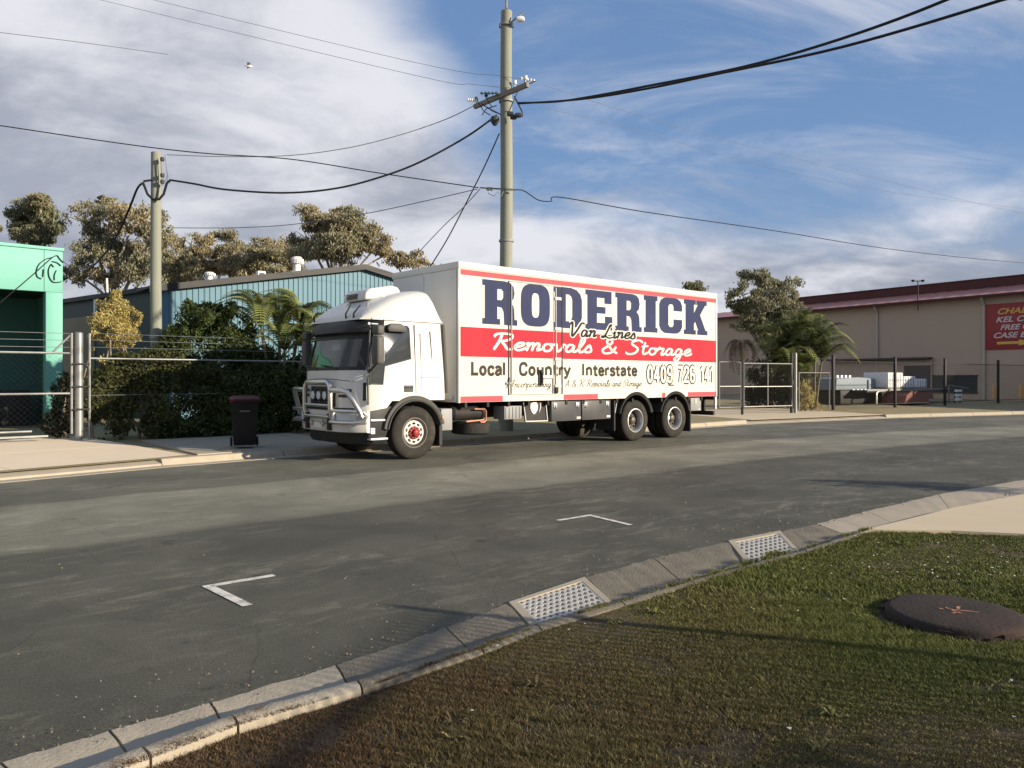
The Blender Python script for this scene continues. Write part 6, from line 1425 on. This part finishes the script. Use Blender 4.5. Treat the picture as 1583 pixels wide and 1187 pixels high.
# ------------------------------------------------------------------ vegetation
def leaves(name, blobs, leaf, dens, mat, parent, droop=0.0, aspect=0.45, fill=2.0, maxn=40000, gap=0.35, gs=0.9):
    """many leaf-sized faces spread through ellipsoids (centre, rx, ry, rz)"""
    Cs = []; o = Vector(parent.location)
    for c, rx, ry, rz in blobs:
        area = math.pi*(rx*rz + ry*rz + rx*ry)/1.5; n = int(min(maxn, dens*area/(leaf*leaf*aspect)))
        d = RNG.normal(size=(n,3)); d /= np.linalg.norm(d, axis=1)[:,None]; r = RNG.random(n)**(1/fill)
        r = r*(1 + 0.18*np.sin(d[:,0]*7+c[0])*np.cos(d[:,2]*6+c[1]) + 0.10*RNG.normal(size=n))
        p = d*r[:,None]*np.array([rx,ry,rz]) + np.array([c[0],c[1],c[2]]); Cs.append(p)
    p = np.concatenate(Cs)
    if gap > 0:
        nv = np.array([mnoise.noise(Vector((a*gs, b*gs, c_*gs))) + 0.5*mnoise.noise(Vector((a*gs*2.3, b*gs*2.3, c_*gs*2.3))) for a, b, c_ in p])
        p = p[nv > -0.45 + gap*0.9]
    p = p[p[:,2] > 0.1]; n = len(p)
    u = RNG.normal(size=(n,3)); 
    if droop: u[:,2] = -np.abs(u[:,2]) - droop
    u /= np.linalg.norm(u, axis=1)[:,None]; w = np.cross(u, RNG.normal(size=(n,3))); w /= np.linalg.norm(w, axis=1)[:,None]
    s = leaf*(0.6+0.8*RNG.random(n))[:,None]; a = p - u*s*0.5; b = p + u*s*0.5; m = p + w*s*aspect*0.5; m2_ = p - w*s*aspect*0.5
    V = np.stack([a, m, b, m2_], 1).reshape(-1,3) - np.array([o.x,o.y,o.z])
    ob = npmesh(name, V, np.arange(4*n).reshape(-1,4), mat, parent); ob['kind'] = 'stuff'; return ob
def limb(parent, a, b, r0, r1, mat, name='branch', wob=0.25):
    o = Vector(parent.location); a, b = Vector(a)-o, Vector(b)-o; m2 = MB(); n = 7; pts = []; L_ = (b-a).length
    j = Vector((random.uniform(-1,1), random.uniform(-1,1), random.uniform(0,0.8)))*wob*L_*0.35
    for k in range(n+1):
        q = k/n; pts.append(a.lerp(b, q) + j*math.sin(q*math.pi))
    m2.tube(pts, [r0 + (r1-r0)*k/n for k in range(n+1)], 8); return build(name, m2, mat, parent)
def gum(label, base_px, Y, blobs_px, mats, dens=1.0, leaf=0.24, trunk_r=0.28, bark='bark_pale', gap=0.35, split=0.35, zs=0.24, name='gum_tree'):
    b = P(base_px, HY, Y); base = Vector((b.x, Y, zs)); t = thing(name, label, 'tree', base, 0, 'gum trees beyond the sheds')
    bl = []
    for px, py, rx, ry in blobs_px:
        yy = Y + random.uniform(-1.2,1.2); c = P(px, py, yy); s = Y/F; bl.append((c, rx*s*1.22, max(rx,ry)*s*0.9, ry*s*1.18))
    cx = sum(q[0].x for q in bl)/len(bl); zlo = min(q[0].z-q[3] for q in bl); zc = sum(q[0].z for q in bl)/len(bl)
    fork = Vector((base.x*0.6+cx*0.4, Y, base.z + (zlo-base.z)*0.75 + split))
    limb(t, base, fork, trunk_r, trunk_r*0.65, M[bark], 'trunk', 0.12)
    for c, rx, ry, rz in bl:
        tip = c + Vector((0,0,rz*0.35)); limb(t, fork, c - Vector((0,0,rz*0.3)), trunk_r*0.42, trunk_r*0.16, M[bark], 'branch')
        for _ in range(4):
            a = random.random()*6.28; limb(t, c - Vector((0,0,rz*0.3)), c + Vector((math.cos(a)*rx*0.75, math.sin(a)*ry*0.75, random.uniform(-0.1,0.75)*rz)), trunk_r*0.15, 0.012, M[bark], 'twig')
    h = max(1, len(mats)); 
    # every blob is broken up into smaller clumps
    for i, mt in enumerate(mats):
        sub = []
        for c, rx, ry, rz in bl[i::h]:
            for _ in range(22):
                d = Vector((random.gauss(0,1), random.gauss(0,1), random.gauss(0,1))).normalized()*random.uniform(0.35,0.95)
                f = random.uniform(0.28,0.46); sub.append((c + Vector((d.x*rx,d.y*ry,d.z*rz)), rx*f, ry*f, rz*f*0.85))
        if sub: leaves('crown', sub, leaf, dens*2.7, M[mt], t, droop=0.9, aspect=0.42, fill=1.4, gap=gap*0.55, gs=0.8)
    return t
gum('dense dark olive gum tree at far left above the teal roof', 60, 46, [(55,335,36,26),(32,352,18,18),(78,350,24,26),(60,312,22,11),(48,365,30,14)], ['leaf_gum_dark','leaf_gum_olive'], 1.2, 0.16)
gum('open airy gum tree with pale forked branches left of the short pole', 170, 44, [(132,335,28,22),(165,340,36,28),(205,338,36,26),(236,352,26,30),(150,385,40,26),(198,395,42,30),(128,422,32,24),(225,415,28,28),(180,428,40,20),(160,310,14,8)], ['leaf_gum_olive','leaf_gum_grey','leaf_gum_brown'], 0.8, 0.16, gap=0.55)
gum('rounded tan gum tree just right of the short pole', 318, 52, [(300,378,25,20),(340,383,32,22),(322,402,44,20),(286,408,20,18),(355,402,22,20),(270,425,25,16)], ['leaf_gum_brown','leaf_gum_olive'], 1.1, 0.17)
gum('lower brownish gum tree in the middle of the row', 412, 54, [(398,388,22,18),(428,384,24,18),(412,405,42,18),(452,378,16,16),(440,402,26,20)], ['leaf_gum_olive','leaf_gum_brown'], 1.0, 0.17)
gum('largest domed gum tree above the ridge of the blue shed', 520, 48, [(510,342,42,24),(478,366,24,24),(545,360,34,28),(578,378,22,20),(515,385,56,24),(490,340,24,17),(590,392,16,14),(530,330,20,10)], ['leaf_gum_brown','leaf_gum_olive','leaf_gum_olive'], 1.15, 0.17)
gum('low olive gum tree filling the gap right of the short pole', 262, 57, [(262,402,30,22),(250,378,20,22),(290,420,40,18)], ['leaf_gum_olive','leaf_gum_brown'], 1.0, 0.18)
gum('small gum tree between the rounded tan tree and the lower brownish tree', 378, 58, [(376,402,26,20),(368,416,30,14),(390,412,26,16)], ['leaf_gum_olive'], 1.0, 0.18)
gum('low brown gum tree behind the front of the truck box', 640, 55, [(640,404,24,14),(612,400,20,14),(662,412,16,9)], ['leaf_gum_brown'], 1.0, 0.24)
gum('tip of a distant gum tree just above the rear of the truck roof', 1076, 110, [(1066,441,10,5),(1080,440,12,6),(1074,448,16,6)], ['leaf_gum_dark'], 1.0, 0.5, 0.3)
gum('grey green gum tree behind the palm in front of the warehouse', 1192, 40, [(1172,432,30,15),(1148,450,24,20),(1205,441,26,18),(1190,465,36,20),(1140,475,16,13),(1222,458,10,14),(1165,480,24,14),(1185,495,34,20),(1210,490,22,18),(1155,500,20,14),(1195,520,28,20)], ['leaf_gum_grey','leaf_gum_dark','leaf_gum_grey'], 0.9, 0.14, 0.16, 'bark', gap=0.5)
gum('strip of treetop at the very left edge above the teal roof', -12, 44, [(-8,352,10,10),(-20,345,14,16)], ['leaf_gum_dark'], 1.0, 0.22)

# shrubs and hedge along the left fence
HB = GP + NRM*0.30
def hb(px, py, back=0.0):
    o = HB + NRM*back; s_, z_ = onplane(px, py, o, DIR); q = o + DIR*s_; q.z = z_; return q
def bush(name, label, cat, blobs_px, mat, leaf, dens, back=0.0, depth=0.7, gap=0.15, stems=5, gs=1.6, aspect=0.5, group='shrubs along the left fence', droop=0.0):
    bl = []
    for px, py, rx, ry in blobs_px:
        c = hb(px, py, back + random.uniform(-0.1,0.1)); s = c.y/F; bl.append((c, max(rx*s,0.1), max(depth*rx*s,0.15), ry*s))
    cx = sum(b[0].x for b in bl)/len(bl); cy = sum(b[0].y for b in bl)/len(bl)
    t = thing(name, label, cat, (cx, cy, 0.17), 0, group)
    sub = []
    for c, rx, ry, rz in bl:
        sub.append((c, rx*0.8, ry*0.8, rz*0.8))
        for _ in range(9):
            d = Vector((random.gauss(0,1), random.gauss(0,1), random.gauss(0,1))).normalized()*random.uniform(0.6,0.98)
            f = random.uniform(0.22,0.42); sub.append((c + Vector((d.x*rx,d.y*ry,d.z*rz)), rx*f, ry*f, rz*f))
    leaves('foliage', sub, leaf, dens*4.5, M[mat], t, aspect=aspect, fill=2.4, gap=gap, gs=gs, droop=droop)
    for k in range(stems):
        c = random.choice(bl)[0]; limb(t, (cx+random.uniform(-.25,.25), cy+random.uniform(-.15,.15), 0.17), c, 0.035, 0.01, M['bark'], 'stem')
    return t
bush('golden_bush', 'golden yellow feathery bush rising beside the short pole', 'bush', [(182,478,26,26),(180,456,9,10),(166,508,32,24),(204,497,15,20),(185,520,36,22),(160,490,14,16)], 'leaf_gold', 0.075, 0.8, 1.2, 0.8, 0.2, droop=-0.0, aspect=0.35)
bush('golden_bush', 'small yellow green bush tuft just right of the fence corner post', 'bush', [(150,552,14,14),(140,545,9,10)], 'leaf_gold', 0.07, 0.5, 0.15, 0.8, 0.25, 2)
bush('tall_shrub', 'tall dark green shrub with a bumpy top in front of the blue shed', 'shrub', [(300,495,38,26),(345,502,34,30),(276,532,30,36),(330,545,54,48),(372,540,26,46),(300,580,50,40),(262,560,20,30),(290,478,16,14),(318,474,16,12),(350,478,20,14),(380,520,20,30),(262,535,20,30),(320,590,60,40)], 'leaf_hedge', 0.085, 0.9, 1.0, 0.7, 0.08)
bush('leafy_shrub', 'mid green shrub under the palm fronds beside the truck cab', 'shrub', [(400,560,34,40),(440,575,32,36),(470,590,24,40),(420,610,50,34),(450,572,22,26),(425,575,26,28),(480,575,18,30),(405,590,44,44),(470,605,34,34),(390,580,26,34),(410,575,26,30)], 'leaf_hedge', 0.10, 0.75, 0.6, 0.7, 0.15)
bush('climber_hedge', 'olive brown climber hedge smothering the fence beside the corner post', 'hedge', [(165,590,32,34),(205,580,36,32),(245,575,34,32),(225,612,60,40),(170,640,40,44),(235,655,60,40),(295,640,50,48),(350,640,50,48),(195,556,30,18),(240,548,26,18),(160,570,18,22),(260,580,34,38),(300,600,40,40),(150,610,20,40),(210,600,50,44)], 'leaf_climber', 0.085, 0.8, 0.1, 0.55, 0.12, 6)
bush('hedge', 'dark base of the hedge behind the wheelie bin', 'hedge', [(400,640,44,46),(445,640,40,46),(485,636,36,44),(520,632,34,40),(360,668,30,24),(400,600,34,30),(440,605,34,34),(480,605,34,34),(520,600,30,34),(330,660,40,30),(280,668,40,24),(365,592,44,30),(410,585,40,26),(345,620,40,34),(390,610,44,34),(440,580,30,20)], 'leaf_hedge', 0.09, 1.0, -0.12, 0.6, 0.02, 5)
bush('low_shrub', 'low dark brown shrub left of the fence corner post inside the gate', 'shrub', [(95,610,18,30),(100,640,20,34),(85,655,20,24),(105,590,10,16)], 'leaf_dark', 0.08, 0.8, 0.4, 0.8, 0.15, 3)

# palms
def frond_mesh(L_, rise, drop, ll, n=30, wid=0.022):
    V = []; Fq = []
    def rp(s): return Vector((L_*s*(1-0.12*s*s), 0, rise*s - drop*s*s*s))
    for k in range(n+1):
        s = k/n; p = rp(s); r = 0.016*(1-0.8*s); o = len(V)
        V += [p+Vector((0,r,0)), p+Vector((0,-r,0)), p+Vector((0,0,r*1.5))]
        if k: Fq += [(o-3,o,o+2,o-1),(o-2,o+1,o+2,o-1),(o-3,o,o+1,o-2)]
    for k in range(3, n+1):
        s = k/n; p = rp(s); tg = (rp(min(1,s+0.02))-rp(s-0.02)).normalized(); l = ll*math.sin(math.pi*(0.12+0.82*s))**0.7
        for sg in (-1, 1):
            d = (tg*0.55 + Vector((0,sg*0.85,0.25))).normalized(); q = p + d*l*0.5; e = q + (d*0.8+Vector((0,0,-0.75))).normalized()*l*0.5; w = tg*wid; o = len(V)
            V += [p-w*0.5, p+w*0.5, q+w, q-w, e]; Fq += [(o,o+1,o+2,o+3),(o+3,o+2,o+4,o+4)]
    return V, Fq
def frond_obj(parent, args, mat):
    V, Fq = frond_mesh(*args); me = bpy.data.meshes.new('frond'); me.from_pydata([tuple(v) for v in V], [], [f if f[2] != f[3] else f[:3] for f in Fq]); me.materials.append(M[mat]); me.update()
    o = bpy.data.objects.new('frond', me); COL.objects.link(o); o.parent = parent; return o
def palm(label, base, crowns, mats, group, nfr=11, args=(1.9,1.25,1.5,0.42), stem_r=0.05, tilt=(10,75)):
    t = thing('palm_tree', label, 'palm', base, 0, group); first = {}
    for c in crowns:
        c = Vector(c) - Vector(base); limb_pts = [Vector((c.x*0.25,c.y*0.25,0)), Vector((c.x*0.55,c.y*0.55,c.z*0.5)), c]
        m2 = MB(); m2.tube(limb_pts, [stem_r*1.2,stem_r,stem_r*0.8], 8); build('stem', m2, M['palm_stem'], t)
        for k in range(nfr):
            mt = random.choice(mats); rot = (0, -R(random.uniform(*tilt))*0.75, random.random()*6.283); sc = random.uniform(0.75,1.1)
            if mt not in first: first[mt] = o = frond_obj(t, args, mt)
            else: o = copy_part(first[mt], t)
            o.location = c; o.rotation_euler = rot; o.scale = (sc, sc, sc)
    return t
b0 = hb(432, 600, 0.4); b0.z = 0.2
palm('golden cane palm with arching yellow green fronds between the shrub and the truck cab', b0, [hb(404,508,0.3), hb(432,514,0.5), hb(462,508,0.3), hb(440,550,0.1), hb(470,545,0.2)], ['frond','frond','frond_dark'], 'cane palms', 10, (1.45,1.05,1.35,0.40))
b1 = Vector((14.2, 36.5, 0.22))
palm('big dark cane palm in front of the warehouse wall', b1, [P(1205,560,36.5), P(1228,535,36.5), P(1250,548,36.2), P(1270,560,36.0), P(1220,585,36.3), P(1245,590,36), P(1212,545,36.8), P(1240,520,36.6), P(1260,535,36.4)], ['frond_dark','frond_dark','frond'], 'cane palms', 12, (2.1,1.35,1.75,0.55), 0.06)
b2 = Vector(((1148-CX)/F*37, 37, 0.22))
palm('slender palm with brown hanging fronds by the mesh gate', b2, [P(1146,528,37)], ['frond_dead'], 'cane palms', 12, (1.15,0.25,1.5,0.3), 0.06, tilt=(-40,30))
t = bush('dark_shrub', 'dark dense shrub mass under the big palm behind the mesh gate', 'shrub', [], 'leaf_dark', 0.1, 0.8) if False else None
def bush_at(name, label, cat, blobs_px, Y, mat, leaf, dens, group, gap=0.12, aspect=0.45):
    s = Y/F; bl = [(P(px, py, Y+random.uniform(-.3,.3)), rx*s, rx*s*0.7, ry*s) for px, py, rx, ry in blobs_px]; c0 = bl[0][0]
    t = thing(name, label, cat, (c0.x, Y, 0.2), 0, group); sub = []
    for c, rx, ry, rz in bl:
        sub.append((c, rx*0.8, ry*0.8, rz*0.8))
        for _ in range(8):
            d = Vector((random.gauss(0,1), random.gauss(0,1), random.gauss(0,1))).normalized()*random.uniform(0.6,0.95); f = random.uniform(0.25,0.42)
            sub.append((c + Vector((d.x*rx,d.y*ry,d.z*rz)), rx*f, ry*f, rz*f))
    leaves('foliage', sub, leaf, dens*4.0, M[mat], t, aspect=aspect, fill=2.2, gap=gap, gs=1.2)
    for k in range(4): limb(t, (c0.x+random.uniform(-.3,.3), Y, 0.2), random.choice(bl)[0], 0.04, 0.012, M['bark'], 'stem')
    return t
bush_at('dark_shrub', 'dark dense shrub mass under the big palm behind the mesh gate', 'shrub', [(1200,590,40,40),(1225,565,34,34),(1240,595,24,30),(1185,610,26,26),(1215,615,26,22),(1170,570,18,22),(1205,555,26,26),(1160,615,14,20)], 37.5, 'leaf_dark', 0.16, 0.8, 'shrubs by the mesh gate')
bush_at('flowering_clump', 'straw yellow strappy clump at the foot of the tall gate post', 'shrub', [(1246,598,10,16),(1250,618,14,14),(1240,630,10,8),(1266,624,10,10)], 34.2, 'leaf_gold', 0.20, 0.35, 'shrubs by the mesh gate', 0.3, 0.18)

# ------------------------------------------------------------------ unseen fence and saplings added past the right edge to shade road and turf
t = thing('shade_bar_fence', 'unseen tubular steel fence added beyond the lower right corner to dim the turf', 'fence', (4.6, -0.8, 0.05), math.atan2(3.8, 1.35))
for k in range(58):  # bars set close so their shadows blur into dimmer turf
    m2 = MB(); x = 0.07*k; m2.tube([(x,0,0.1),(x,0,2.1)], 0.013, 8); build('bar', m2, M['dark_steel'], t)
for z in (0.16, 2.0): m2 = MB(); m2.box(-0.04,4.05,-0.018,0.018,z-0.018,z+0.018); build('shade_rail', m2, M['dark_steel'], t, smooth=0)
for x in (-0.04, 4.03): m2 = MB(); m2.box(x-0.032,x+0.032,-0.032,0.032,-0.1,2.16); build('fence_post', m2, M['dark_steel'], t, bevel=0.005)
def sapling(label, x, y, h, rc, dens):  # unseen young tree, added for the shadow it throws
    t = thing('shadow_sapling', label, 'tree', (x, y, 0.06), 0, 'unseen saplings added for their shadows')
    limb(t, (x, y, 0.05), (x+0.05, y, h*0.7), 0.035, 0.015, M['bark'], 'trunk', 0.05)
    bl = [(Vector((x+random.gauss(0,rc*0.5), y+random.gauss(0,rc*0.4), h*random.uniform(0.40,0.9))), rc*0.5, rc*0.45, h*0.12) for _ in range(12)]
    leaves('crown', bl, 0.09, dens, M['leaf_hedge'], t, aspect=0.4, gap=0.2, gs=3.0)
sapling('unseen young tree added beyond the right edge to shadow the road', 10.5, 9.9, 2.0, 0.5, 1.2)
sapling('second unseen young tree added farther along to shadow the road', 15.4, 12.2, 1.9, 0.45, 1.2)

sapling('unseen leafy sapling added behind the unseen steel fence for its shade', 6.6, 1.0, 2.0, 0.6, 0.9)
